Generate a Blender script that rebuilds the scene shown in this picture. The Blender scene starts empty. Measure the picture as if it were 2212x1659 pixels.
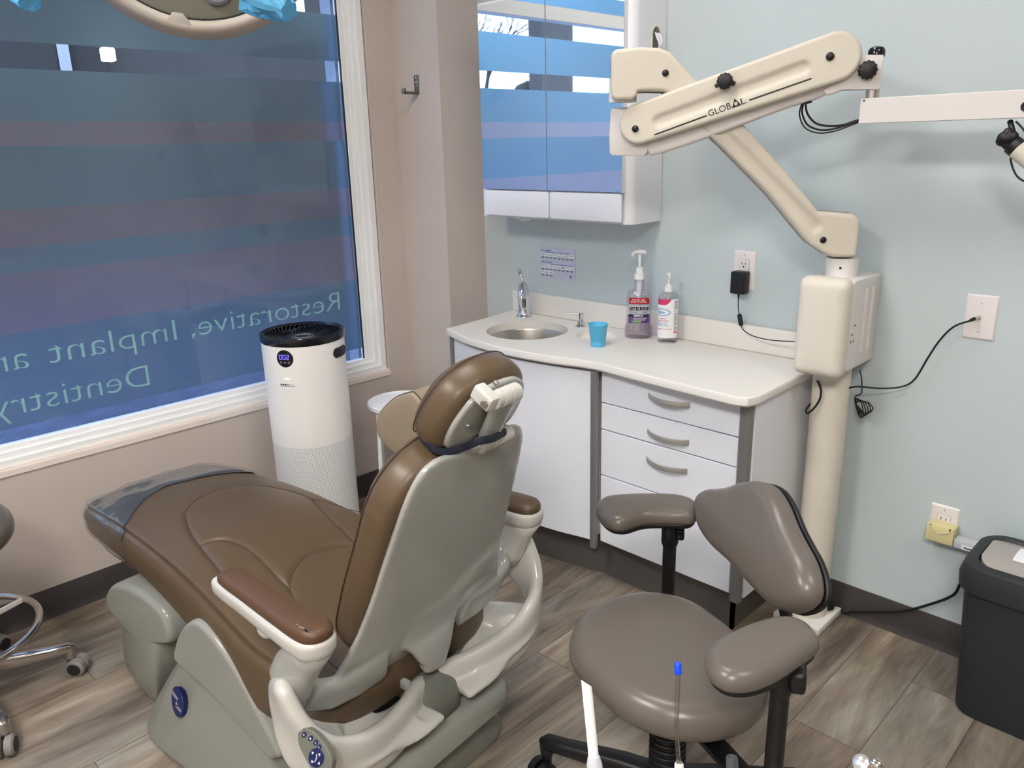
import bpy, bmesh, math, random
from mathutils import Vector, Matrix, noise, geometry
random.seed(7)
PI = math.pi
S = bpy.context.scene
COL = S.collection

# ------------------------------------------------------------------ camera
CAM = Vector((2.715, -2.3, 1.4605))
YAW, PIT, ROL, FPX = 0.785330374, 0.294537522, -0.0250613287, 1707.14
_f = Vector((-math.sin(YAW)*math.cos(PIT), math.cos(YAW)*math.cos(PIT), -math.sin(PIT)))
_r = Vector((math.cos(YAW), math.sin(YAW), 0)); _u = _r.cross(_f)
_r2 = _r*math.cos(ROL)+_u*math.sin(ROL); _u2 = -_r*math.sin(ROL)+_u*math.cos(ROL)
cd = bpy.data.cameras.new('camera'); cam = bpy.data.objects.new('camera', cd); COL.objects.link(cam)
cam.matrix_world = Matrix(((_r2.x, _u2.x, -_f.x, CAM.x), (_r2.y, _u2.y, -_f.y, CAM.y), (_r2.z, _u2.z, -_f.z, CAM.z), (0, 0, 0, 1)))
cd.sensor_fit = 'HORIZONTAL'; cd.sensor_width = 36.0; cd.lens = 36.0*FPX/2212.0
cd.clip_start = 0.05; cd.clip_end = 200
S.camera = cam

# ------------------------------------------------------------------ exposure
S.view_settings.view_transform = 'Standard'
S.view_settings.look = 'None'
S.view_settings.exposure = 0.30
S.view_settings.gamma = 1.0
S.view_settings.use_curve_mapping = False

# ------------------------------------------------------------------ world
w = bpy.data.worlds.new('sky'); S.world = w; w.use_nodes = True
nt = w.node_tree; nt.nodes.clear()
bg = nt.nodes.new('ShaderNodeBackground'); wo = nt.nodes.new('ShaderNodeOutputWorld')
tc = nt.nodes.new('ShaderNodeTexCoord'); sx = nt.nodes.new('ShaderNodeSeparateXYZ'); cr = nt.nodes.new('ShaderNodeValToRGB')
nt.links.new(tc.outputs['Generated'], sx.inputs[0]); nt.links.new(sx.outputs['Z'], cr.inputs[0]); nt.links.new(cr.outputs[0], bg.inputs[0]); nt.links.new(bg.outputs[0], wo.inputs[0])
cr.color_ramp.elements[0].position = 0.0; cr.color_ramp.elements[0].color = (0.72, 0.85, 1.0, 1)
cr.color_ramp.elements[1].position = 0.7; cr.color_ramp.elements[1].color = (0.34, 0.55, 0.97, 1)
bg.inputs[1].default_value = 3.2

# ------------------------------------------------------------------ helpers
def s2l(c):
    return tuple((v/255.0/12.92 if v/255.0 <= 0.04045 else ((v/255.0+0.055)/1.055)**2.4) for v in c)
def mat(name, rgb, rough=0.5, metal=0.0, bump=0.0, bscale=200.0, coat=0.0, var=0.0, vscale=3.0, trans=0.0, ior=1.45, emit=None, es=1.0, spec=0.5, bdist=0.002):
    m = bpy.data.materials.new(name); m.use_nodes = True; n = m.node_tree; b = n.nodes['Principled BSDF']
    c = s2l(rgb)+(1,)
    b.inputs['Base Color'].default_value = c; b.inputs['Roughness'].default_value = rough; b.inputs['Metallic'].default_value = metal
    b.inputs['IOR'].default_value = ior; b.inputs['Transmission Weight'].default_value = trans; b.inputs['Coat Weight'].default_value = coat
    b.inputs['Specular IOR Level'].default_value = spec
    b.inputs['Coat Roughness'].default_value = 0.08
    t = n.nodes.new('ShaderNodeTexCoord')
    if var:
        nz = n.nodes.new('ShaderNodeTexNoise'); nz.inputs['Scale'].default_value = vscale; nz.inputs['Detail'].default_value = 5
        mx = n.nodes.new('ShaderNodeMix'); mx.data_type = 'RGBA'
        mx.inputs[6].default_value = tuple(v*(1-var) for v in c[:3])+(1,); mx.inputs[7].default_value = tuple(min(1, v*(1+var)) for v in c[:3])+(1,)
        n.links.new(t.outputs['Object'], nz.inputs['Vector']); n.links.new(nz.outputs[0], mx.inputs[0]); n.links.new(mx.outputs[2], b.inputs['Base Color'])
    if bump:
        nb = n.nodes.new('ShaderNodeTexNoise'); nb.inputs['Scale'].default_value = bscale; nb.inputs['Detail'].default_value = 4
        bp = n.nodes.new('ShaderNodeBump'); bp.inputs['Strength'].default_value = bump; bp.inputs['Distance'].default_value = bdist
        n.links.new(t.outputs['Object'], nb.inputs['Vector']); n.links.new(nb.outputs[0], bp.inputs['Height']); n.links.new(bp.outputs[0], b.inputs['Normal'])
    if emit:
        b.inputs['Emission Color'].default_value = s2l(emit)+(1,); b.inputs['Emission Strength'].default_value = es
    return m

def tag(o, label=None, cat=None, group=None, kind=None):
    if label: o['label'] = label
    if cat: o['category'] = cat
    if group: o['group'] = group
    if kind: o['kind'] = kind
    return o
ORG = {}                       # top-level Empties: their location, to author children in world coordinates
def thing(name, label, cat, loc=(0, 0, 0), rz=0.0, group=None):
    o = bpy.data.objects.new(name, None); COL.objects.link(o); o.location = loc; o.rotation_euler = (0, 0, rz); o.empty_display_size = 0.05
    return tag(o, label, cat, group)
def root_of(o):
    while o.parent: o = o.parent
    return o
def link(name, me, m, parent=None, world=True, smooth=True, label=None, auto=35):
    """link a mesh; vertices are world coordinates unless the root is rotated (then root-local)"""
    if parent is not None and world:
        r = root_of(parent)
        me.transform((Matrix.Translation(r.location) @ Matrix.Rotation(r.rotation_euler.z, 4, 'Z')).inverted())
    o = bpy.data.objects.new(name, me); COL.objects.link(o)
    if m is not None: me.materials.append(m)
    if parent is not None: o.parent = parent
    if smooth:
        me.polygons.foreach_set('use_smooth', [True]*len(me.polygons))
        if auto:
            try: me.set_sharp_from_angle(angle=math.radians(auto))
            except Exception: pass
    else:
        me.polygons.foreach_set('use_smooth', [False]*len(me.polygons))
    if label: o['label'] = label
    return o
class MB:
    """collects geometry for ONE mesh"""
    def __init__(s): s.v = []; s.f = []
    def add(s, vs, fs):
        b = len(s.v); s.v += [tuple(x) for x in vs]; s.f += [tuple(i+b for i in f) for f in fs]; return s
    def mesh(s, nrm=True):
        me = bpy.data.meshes.new('m'); me.from_pydata(s.v, [], s.f); me.validate(); me.update()
        if nrm:
            bm = bmesh.new(); bm.from_mesh(me); bmesh.ops.recalc_face_normals(bm, faces=bm.faces); bm.to_mesh(me); bm.free()
        return me
    def build(s, name, m, parent=None, **k): return link(name, s.mesh(), m, parent, **k)
    # ---- shapes
    def box(s, p0, p1, M=None, bev=0.0, seg=2):
        x0, y0, z0 = p0; x1, y1, z1 = p1
        bm = bmesh.new(); r = bmesh.ops.create_cube(bm, size=1)
        for v in bm.verts: v.co = Vector(((x0+x1)/2+v.co.x*(x1-x0), (y0+y1)/2+v.co.y*(y1-y0), (z0+z1)/2+v.co.z*(z1-z0)))
        if bev > 0: bmesh.ops.bevel(bm, geom=list(bm.edges), offset=bev, segments=seg, profile=0.5, affect='EDGES', clamp_overlap=True)
        return s.bm(bm, M)
    def bm(s, bm, M=None):
        if M is not None: bm.transform(M)
        bm.verts.index_update()
        s.add([v.co[:] for v in bm.verts], [[v.index for v in f.verts] for f in bm.faces]); bm.free(); return s
    def loft(s, rings, cap=True, close=False):
        n = len(rings[0]); vs = [p for r in rings for p in r]; fs = []
        R = len(rings)
        for i in range(R-1 if not close else R):
            for j in range(n):
                a = i*n+j; b = i*n+(j+1) % n; c = ((i+1) % R)*n+(j+1) % n; d = ((i+1) % R)*n+j; fs.append((a, b, c, d))
        if cap and not close:
            fs.append(tuple(range(n))[::-1]); fs.append(tuple((R-1)*n+j for j in range(n)))
        return s.add(vs, fs)
    def cyl(s, a, b, r0, r1=None, n=24, bev=0.0):
        r1 = r0 if r1 is None else r1; a = Vector(a); b = Vector(b)
        prof = [(0, r0), (1, r1)]
        L = (b-a).length
        if bev: prof = [(0, r0-bev), (bev*0.3/L, r0-bev*0.3), (bev/L, r0), (1-bev/L, r1), (1-bev*0.3/L, r1-bev*0.3), (1, r1-bev)]
        return s.turn(a, b, prof, n)
    def turn(s, a, b, prof, n=32):
        """lathe: profile of (t along a->b, radius)"""
        a = Vector(a); b = Vector(b); d = (b-a); q = d.normalized().to_track_quat('Z', 'Y')
        rings = [[a+d*t+q @ Vector((r*math.cos(2*PI*k/n), r*math.sin(2*PI*k/n), 0)) for k in range(n)] for t, r in prof]
        return s.loft(rings)
    def tube(s, pts, r, n=10, closed=False, ry=None, up=(0, 0, 1), ex=1.0, rad=None):
        """sweep an ellipse / superellipse; rad = list of (rx, ry) per point"""
        pts = [Vector(p) for p in pts]; N = len(pts); rings = []; up = Vector(up); pn = None
        for i, p in enumerate(pts):
            a = pts[(i-1) % N] if (closed or i > 0) else p; b = pts[(i+1) % N] if (closed or i < N-1) else p
            t = (b-a).normalized()
            if rad is None and ry is None:
                if pn is None:
                    pn = t.orthogonal().normalized() if abs(t.dot(up)) > 0.99 else t.cross(up).normalized()
                pn = (pn-t*pn.dot(t)).normalized(); x = pn; y = t.cross(x)
                rx, r_y = r, r
            else:
                x = t.cross(up)
                x = x.normalized() if x.length > 1e-4 else Vector((1, 0, 0)); y = x.cross(t).normalized()
                rx, r_y = rad[i] if rad else (r, ry)
            ring = []
            for k in range(n):
                c, sn = math.cos(2*PI*k/n), math.sin(2*PI*k/n)
                cc = math.copysign(abs(c)**ex, c); ss = math.copysign(abs(sn)**ex, sn)
                ring.append(p+x*(rx*cc)+y*(r_y*ss))
            rings.append(ring)
        return s.loft(rings, close=closed)
    def sphere(s, c, r, sc=(1, 1, 1), u=24, v=14, M=None):
        bm = bmesh.new(); bmesh.ops.create_uvsphere(bm, u_segments=u, v_segments=v, radius=r)
        for q in bm.verts: q.co = Vector((c[0]+q.co.x*sc[0], c[1]+q.co.y*sc[1], c[2]+q.co.z*sc[2]))
        return s.bm(bm, M)
    def prism(s, poly, F, n0, n1, bev=0.0, seg=2):
        """extrude a 2D outline (a,b) in frame F from n0 to n1"""
        bm = bmesh.new(); lo = [bm.verts.new((p[0], p[1], n0)) for p in poly]; f = bm.faces.new(lo)
        r = bmesh.ops.extrude_face_region(bm, geom=[f]); 
        for v in r['geom']:
            if isinstance(v, bmesh.types.BMVert): v.co.z = n1
        if bev > 0:
            es = [e for e in bm.edges if abs(e.verts[0].co.z-e.verts[1].co.z) < 1e-6]
            bmesh.ops.bevel(bm, geom=es, offset=bev, segments=seg, profile=0.5, affect='EDGES', clamp_overlap=True)
        bmesh.ops.triangulate(bm, faces=[q for q in bm.faces if len(q.verts) > 4])
        return s.bm(bm, F.m())
    def slab(s, out, F, z0, z1, r, rb=0.001, hf=None, step=0.006, steps=6):
        """flat-topped moulding of any outline with rounded edges; the top carries a height function on an even grid"""
        n = len(out); ar = sum(out[i][0]*out[(i+1) % n][1]-out[(i+1) % n][0]*out[i][1] for i in range(n))
        if ar < 0: out = out[::-1]
        nr = []
        for i in range(n):
            a, b = out[i-2], out[(i+2) % n]; d = Vector((b[0]-a[0], b[1]-a[1])).normalized(); nr.append((-d.y, d.x))
        def ring(i_, z): return [(p[0]+q[0]*i_, p[1]+q[1]*i_, z) for p, q in zip(out, nr)]
        rr = [ring(rb*(1-math.sin(PI/2*k/2)), z0+rb*(1-math.cos(PI/2*k/2))) for k in range(3)]
        rr += [ring(r*(1-math.cos(PI/2*k/steps)), z1-r*(1-math.sin(PI/2*k/steps))) for k in range(steps+1)]
        s.loft([[F(*p) for p in q] for q in rr], cap=False)
        s.add([F(*p) for p in rr[0]], [tuple(range(n))])
        lp = [Vector((p[0], p[1])) for p in rr[-1]]
        x0, x1 = min(p.x for p in lp), max(p.x for p in lp); y0, y1 = min(p.y for p in lp), max(p.y for p in lp); pts = list(lp)
        ca, sa = 1.0, 0.0
        def inside(x, y):
            c = False
            for i in range(n):
                a, b = lp[i], lp[i-1]
                if (a.y > y) != (b.y > y) and x < (b.x-a.x)*(y-a.y)/(b.y-a.y)+a.x: c = not c
            return c
        j = 0; y = y0
        while y < y1:
            x = x0+(step/2 if j % 2 else 0)
            while x < x1:
                if inside(x, y) and min((p.x-x)**2+(p.y-y)**2 for p in lp) > (step*0.55)**2: pts.append(Vector((x, y)))
                x += step
            y += step*0.87; j += 1
        vs, es, fs = geometry.delaunay_2d_cdt(pts, [], [list(range(n))], 1, 1e-7)[:3]
        s.add([F(v.x, v.y, z1+(hf(v.x, v.y) if hf else 0)) for v in vs], [tuple(f) for f in fs])
        return s
    def pad(s, out, F, z0, z1, r, spine=None, dome=0.0, hf=None, rings=14, rb=None, steps=6, wf=None):
        """cushion-like slab: closed outline, rounded edges radius r, optional dome and height function"""
        spine = spine or [(sum(p[0] for p in out)/len(out), sum(p[1] for p in out)/len(out))]
        rb = r if rb is None else rb
        def near(p):
            best = None
            if len(spine) == 1: return spine[0]
            for i in range(len(spine)-1):
                a, b = spine[i], spine[i+1]; dx, dy = b[0]-a[0], b[1]-a[1]
                t = max(0, min(1, ((p[0]-a[0])*dx+(p[1]-a[1])*dy)/(dx*dx+dy*dy))); q = (a[0]+dx*t, a[1]+dy*t)
                d = math.hypot(p[0]-q[0], p[1]-q[1])
                if best is None or d < best[0]: best = (d, q)
            return best[1]
        Q = [near(p) for p in out]
        if len(spine) > 1:
            n_ = len(Q)
            for it in range(2): Q = [tuple((Q[i-1][k]+2*Q[i][k]+Q[(i+1) % n_][k])/4 for k in range(2)) for i in range(n_)]
        base = list(zip(Q, out))
        def ring(inset, z, frac=None):
            R = []
            for q, p in base:
                L = math.hypot(p[0]-q[0], p[1]-q[1]) or 1e-6
                k = max(0.02, (L-inset)/L) if frac is None else max(0.0, (L-inset)/L)*frac
                a = q[0]+(p[0]-q[0])*k; b = q[1]+(p[1]-q[1])*k; zz = z
                if z > (z0+z1)/2:
                    if dome: zz += dome*(1-min(1, k)**2)
                    if hf: zz += hf(a, b)
                if wf: zz += wf(a, b)
                R.append(F(a, b, zz))
            return R
        rr = []
        for k in range(4): rr.append(ring(rb, z0, 0.05+0.95*(k/4.0)))
        for k in range(steps+1):
            t = PI/2*k/steps; rr.append(ring(rb*(1-math.sin(t)), z0+rb*(1-math.cos(t))))
        for k in range(steps+1):
            t = PI/2*k/steps; rr.append(ring(r*(1-math.cos(t)), z1-r*(1-math.sin(t))))
        for k in range(1, rings): rr.append(ring(r, z1, 1-k/float(rings)))
        rr.append(ring(r, z1, 0.001 if len(spine) == 1 else 0.0))
        s.loft(rr, cap=(len(spine) == 1)); return s
class Fr:
    """a frame: origin and three axes; calling it maps (a,b,n) to space"""
    def __init__(s, o, a, b, n=None):
        s.o = Vector(o); s.a = Vector(a).normalized(); s.b = Vector(b).normalized(); s.n = Vector(n).normalized() if n else s.a.cross(s.b).normalized()
    def __call__(s, a, b, n=0.0): return s.o+s.a*a+s.b*b+s.n*n
    def m(s): return Matrix(((s.a.x, s.b.x, s.n.x, s.o.x), (s.a.y, s.b.y, s.n.y, s.o.y), (s.a.z, s.b.z, s.n.z, s.o.z), (0, 0, 0, 1)))
    def inv(s, p): d = Vector(p)-s.o; return (d.dot(s.a), d.dot(s.b), d.dot(s.n))
XY = Fr((0, 0, 0), (1, 0, 0), (0, 1, 0))
def crv(pts, per=8, closed=True, d=None):
    """Catmull-Rom through points (any dimension)"""
    P = [tuple(p) for p in pts]; n = len(P); out = []
    rng = range(n) if closed else range(n-1)
    for i in rng:
        if closed: p0, p1, p2, p3 = P[(i-1) % n], P[i], P[(i+1) % n], P[(i+2) % n]
        else: p0, p1, p2, p3 = P[max(i-1, 0)], P[i], P[i+1], P[min(i+2, n-1)]
        for k in range(per):
            t = k/float(per)
            out.append(tuple(0.5*((2*b)+(-a+c)*t+(2*a-5*b+4*c-e)*t*t+(-a+3*b-3*c+e)*t**3) for a, b, c, e in zip(p0, p1, p2, p3)))
    if not closed: out.append(P[-1])
    return out
def rrect(x0, y0, x1, y1, r, n=6):
    o = []
    for cx, cy, a0 in ((x1-r, y1-r, 0), (x0+r, y1-r, 90), (x0+r, y0+r, 180), (x1-r, y0+r, 270)):
        for k in range(n+1):
            a = math.radians(a0+90.0*k/n); o.append((cx+r*math.cos(a), cy+r*math.sin(a)))
    return o
def capsule(a, b, ra, rb, n=16):
    ax, ay = a; bx, by = b; th = math.atan2(by-ay, bx-ax); o = []
    for k in range(n+1):
        t = th+PI/2+PI*k/n; o.append((ax+ra*math.cos(t), ay+ra*math.sin(t)))
    for k in range(n+1):
        t = th-PI/2+PI*k/n; o.append((bx+rb*math.cos(t), by+rb*math.sin(t)))
    return o
def dense(poly, step):
    o = []
    for i in range(len(poly)):
        a, b = poly[i], poly[(i+1) % len(poly)]; L = math.dist(a, b); k = max(1, int(L/step))
        for j in range(k): o.append(tuple(a[q]+(b[q]-a[q])*j/k for q in range(len(a))))
    return o
def ell(cx, cy, rx, ry, n=32): return [(cx+rx*math.cos(2*PI*k/n), cy+ry*math.sin(2*PI*k/n)) for k in range(n)]
def at(px, py, x=None, y=None, z=None, pl=None):
    """point where the sight line of photo pixel (px,py) meets a plane of the room"""
    r = _r2*((px-1106)/FPX)-_u2*((py-829.5)/FPX)+_f
    if pl: p, n = Vector(pl[0]), Vector(pl[1]); return CAM+r*((p-CAM).dot(n)/r.dot(n))
    t = (x-CAM.x)/r.x if x is not None else (y-CAM.y)/r.y if y is not None else (z-CAM.z)/r.z
    return CAM+r*t
def text(name, s, F, a0, b0, w, h, m, parent, th=0.0006, bold=0.0, world=True, flipz=False, align='L', wrapf=None):
    """lettering as a thin mesh fitted to width w (or None) and capital height h in frame F at (a0,b0)"""
    cu = bpy.data.curves.new('t', 'FONT'); cu.body = s; cu.size = 1.0; cu.extrude = 0.0; cu.offset = bold; cu.resolution_u = 4
    to = bpy.data.objects.new('t', cu); COL.objects.link(to)
    dg = bpy.context.evaluated_depsgraph_get(); dg.update()
    me = bpy.data.meshes.new_from_object(to.evaluated_get(dg)); bpy.data.objects.remove(to); 
    bm = bmesh.new(); bm.from_mesh(me)
    r = bmesh.ops.extrude_face_region(bm, geom=list(bm.faces))
    top = [v for v in r['geom'] if isinstance(v, bmesh.types.BMVert)]
    xs = [v.co.x for v in bm.verts]; x0, x1 = min(xs), max(xs)
    kh = h/0.73; kw = (w/(x1-x0)) if w else kh
    tops = set(v.index for v in top); bm.verts.index_update()
    ts = set(top)
    for v in bm.verts:
        a = a0+(v.co.x-x0)*kw; b = b0+v.co.y*kh; n = th if v in ts else 0.0
        v.co = wrapf(a, b, n) if wrapf else F(a, b, n)
    bmesh.ops.recalc_face_normals(bm, faces=bm.faces)
    bm.to_mesh(me); bm.free(); me.materials.clear()
    return link(name, me, m, parent, world=world, smooth=False)
def struct(o, kind='structure'): o['kind'] = kind; return o
# ------------------------------------------------------------------ materials
M_mint = mat('mint_paint', (190, 200, 201), 0.6, bump=0.12, bscale=260, spec=0.3)
M_taupe = mat('taupe_paint', (193, 180, 171), 0.6, bump=0.12, bscale=260, spec=0.3)
M_ceil = mat('ceiling_white', (225, 223, 218), 0.8)
M_frame = mat('window_vinyl', (232, 232, 230), 0.35)
M_sill = mat('sill_paint', (226, 214, 204), 0.45)
M_base = mat('baseboard_rubber', (66, 61, 61), 0.35, var=0.08, vscale=8)
M_lam = mat('white_laminate', (232, 232, 236), 0.32, spec=0.4)
M_top = mat('white_counter', (226, 221, 213), 0.38, var=0.02, vscale=300)
M_kick = mat('grey_kick', (98, 94, 90), 0.35, metal=0.25)
M_alu = mat('brushed_aluminium', (140, 139, 138), 0.45, metal=0.55)
M_dark = mat('dark_gap', (30, 30, 32), 0.5)
M_steel = mat('brushed_steel', (196, 190, 182), 0.28, metal=1.0)
M_pull = mat('satin_pull', (190, 186, 180), 0.38, metal=0.6)
M_chrome = mat('chrome', (225, 227, 230), 0.07, metal=1.0)
M_mirror = mat('mirror_glass', (235, 240, 242), 0.015, metal=1.0)
M_cream = mat('cream_plastic', (203, 195, 180), 0.5, bump=0.15, bscale=500, bdist=0.0006, spec=0.35)
M_cream2 = mat('cream_foam', (214, 206, 192), 0.6, bump=0.1, bscale=400, bdist=0.0006, spec=0.3)
M_wenam = mat('white_enamel', (214, 208, 203), 0.35)
M_black = mat('black_plastic', (18, 18, 20), 0.4)
M_blackg = mat('black_gloss', (20, 20, 26), 0.14)
M_rubber = mat('black_cable', (15, 15, 17), 0.45)
M_brown = mat('brown_upholstery', (89, 72, 52), 0.36, bump=0.22, bscale=900, bdist=0.0005, var=0.06, vscale=4, spec=0.45)
M_brown2 = mat('worn_brown_armpad', (86, 60, 40), 0.4, bump=0.25, bscale=700, bdist=0.0005, var=0.14, vscale=9)
M_tan = mat('tan_vinyl', (132, 118, 99), 0.42, bump=0.2, bscale=900, bdist=0.0005, spec=0.4)
M_shell = mat('grey_shell_plastic', (160, 160, 154), 0.14, coat=0.3)
M_ivory = mat('ivory_plastic', (194, 191, 183), 0.2, coat=0.2)
M_base_g = mat('greygreen_base_plastic', (124, 123, 114), 0.3, bump=0.08, bscale=700, bdist=0.0004)
M_base_l = mat('pale_grey_base_plastic', (144, 144, 136), 0.22)
M_olive = mat('olive_grey_plastic', (108, 109, 99), 0.35)
M_stool = mat('taupe_grey_vinyl', (101, 93, 86), 0.29, bump=0.12, bscale=900, bdist=0.0004, spec=0.55)
M_navy = mat('navy_badge', (24, 34, 84), 0.25)
M_silverp = mat('silver_print', (190, 190, 185), 0.4)
M_white = mat('white_plastic', (235, 234, 232), 0.3)
M_whitem = mat('white_powdercoat', (236, 232, 226), 0.42)
M_plate = mat('outlet_plastic', (226, 219, 216), 0.3)
M_yell = mat('aged_cream_plastic', (214, 203, 150), 0.4)
M_canb = mat('charcoal_bin_plastic', (41, 42, 45), 0.55, bump=0.1, bscale=600, bdist=0.0005)
M_silver = mat('satin_silver_lid', (176, 170, 163), 0.4, metal=0.35)
M_paper = mat('paper', (232, 232, 234), 0.7)
M_caster = mat('grey_caster', (128, 122, 118), 0.5)
M_polal = mat('polished_aluminium', (190, 184, 178), 0.2, metal=1.0)
M_bluebar = mat('blue_barrier_film', (110, 190, 235), 0.2, trans=0.5, ior=1.2)
M_cup = mat('blue_cup', (84, 180, 218), 0.35)
M_blue = mat('blue_tip', (10, 70, 215), 0.3)
M_ltframe = mat('lamp_bezel', (172, 163, 152), 0.45)
M_ltface = mat('lamp_reflector', (112, 110, 98), 0.35)
M_clear = mat('clear_plastic', (245, 245, 250), 0.04, trans=1.0, ior=1.25)
M_red = mat('red_print', (176, 24, 38), 0.4)
M_pink = mat('pink_print', (206, 60, 104), 0.4)
M_purple = mat('purple_print', (88, 48, 120), 0.4)
M_green = mat('green_print', (120, 180, 90), 0.4)
M_lblue = mat('blue_print', (60, 150, 200), 0.4)
M_grayp = mat('grey_print', (110, 110, 115), 0.5)
M_lgray = mat('pale_grey_print', (190, 190, 196), 0.4)
M_dkp = mat('dark_print', (26, 40, 42), 0.4)
M_label = mat('label_white', (236, 234, 234), 0.4)
M_posterbg = mat('poster_grey', (188, 192, 208), 0.5)
M_posterink = mat('poster_ink', (78, 84, 104), 0.5)
M_posterblue = mat('poster_blue', (50, 100, 165), 0.5)
M_digit = mat('digit_glow', (40, 30, 160), 0.4, emit=(120, 110, 255), es=1.3)
M_greenled = mat('green_led', (200, 230, 200), 0.4, emit=(200, 255, 200), es=1.2)
M_liquid = glassy_l = None
M_vinylgrey = mat('grey_toe_cover', (70, 68, 66), 0.4, bump=0.2, bscale=300, bdist=0.0008, var=0.12, vscale=7)

def glassy(name, tint, gloss=0.06, rough=0.02, alpha=None):
    m = bpy.data.materials.new(name); m.use_nodes = True; n = m.node_tree; n.nodes.clear()
    o = n.nodes.new('ShaderNodeOutputMaterial'); t = n.nodes.new('ShaderNodeBsdfTransparent'); g = n.nodes.new('ShaderNodeBsdfGlossy')
    t.inputs[0].default_value = tint+(1,); g.inputs['Roughness'].default_value = rough
    fr = n.nodes.new('ShaderNodeLayerWeight'); fr.inputs[0].default_value = 0.5
    pw = n.nodes.new('ShaderNodeMath'); pw.operation = 'POWER'; pw.inputs[1].default_value = 5.0; n.links.new(fr.outputs['Facing'], pw.inputs[0])
    ad = n.nodes.new('ShaderNodeMath'); ad.operation = 'ADD'; ad.use_clamp = True; ad.inputs[1].default_value = gloss+0.04; n.links.new(pw.outputs[0], ad.inputs[0])
    mx = n.nodes.new('ShaderNodeMixShader'); n.links.new(ad.outputs[0], mx.inputs[0]); n.links.new(t.outputs[0], mx.inputs[1]); n.links.new(g.outputs[0], mx.inputs[2])
    n.links.new(mx.outputs[0], o.inputs[0]); return m
M_glass = glassy('window_glass', (0.86, 0.9, 0.94), 0.0)
M_wrap = glassy('clear_wrap', (0.94, 0.94, 0.95), 0.02, 0.16)
M_bottle = glassy('clear_bottle', (0.93, 0.93, 0.95), 0.05, 0.05)
M_liquid = glassy('mouthwash', (0.90, 0.82, 0.87), 0.02, 0.05)
M_tubing = glassy('clear_tubing', (0.80, 0.74, 0.70), 0.06, 0.05)

def film(name, tint, diff, rough=0.42, k=0.72):
    """translucent coloured window film: rough forward scattering, a little diffuse body, a faint gloss"""
    m = bpy.data.materials.new(name); m.use_nodes = True; n = m.node_tree; n.nodes.clear()
    o = n.nodes.new('ShaderNodeOutputMaterial'); r = n.nodes.new('ShaderNodeBsdfRefraction'); d = n.nodes.new('ShaderNodeBsdfDiffuse'); g = n.nodes.new('ShaderNodeBsdfGlossy')
    r.inputs['Color'].default_value = tint+(1,); r.inputs['Roughness'].default_value = rough; r.inputs['IOR'].default_value = 1.3
    d.inputs[0].default_value = diff+(1,); g.inputs['Roughness'].default_value = 0.12; g.inputs[0].default_value = (0.8, 0.8, 0.8, 1)
    m1 = n.nodes.new('ShaderNodeMixShader'); m1.inputs[0].default_value = k; n.links.new(d.outputs[0], m1.inputs[1]); n.links.new(r.outputs[0], m1.inputs[2])
    m2 = n.nodes.new('ShaderNodeMixShader'); m2.inputs[0].default_value = 0.035; n.links.new(m1.outputs[0], m2.inputs[1]); n.links.new(g.outputs[0], m2.inputs[2])
    n.links.new(m2.outputs[0], o.inputs[0]); return m
M_film_b = film('blue_film', (0.25, 0.50, 0.70), (0.22, 0.275, 0.29), rough=0.75, k=0.54)
M_film_l = film('lavender_film', (0.56, 0.55, 0.70), (0.275, 0.245, 0.255), rough=0.75, k=0.54)
M_film_t = mat('teal_letter_film', (150, 196, 196), 0.5)

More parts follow.
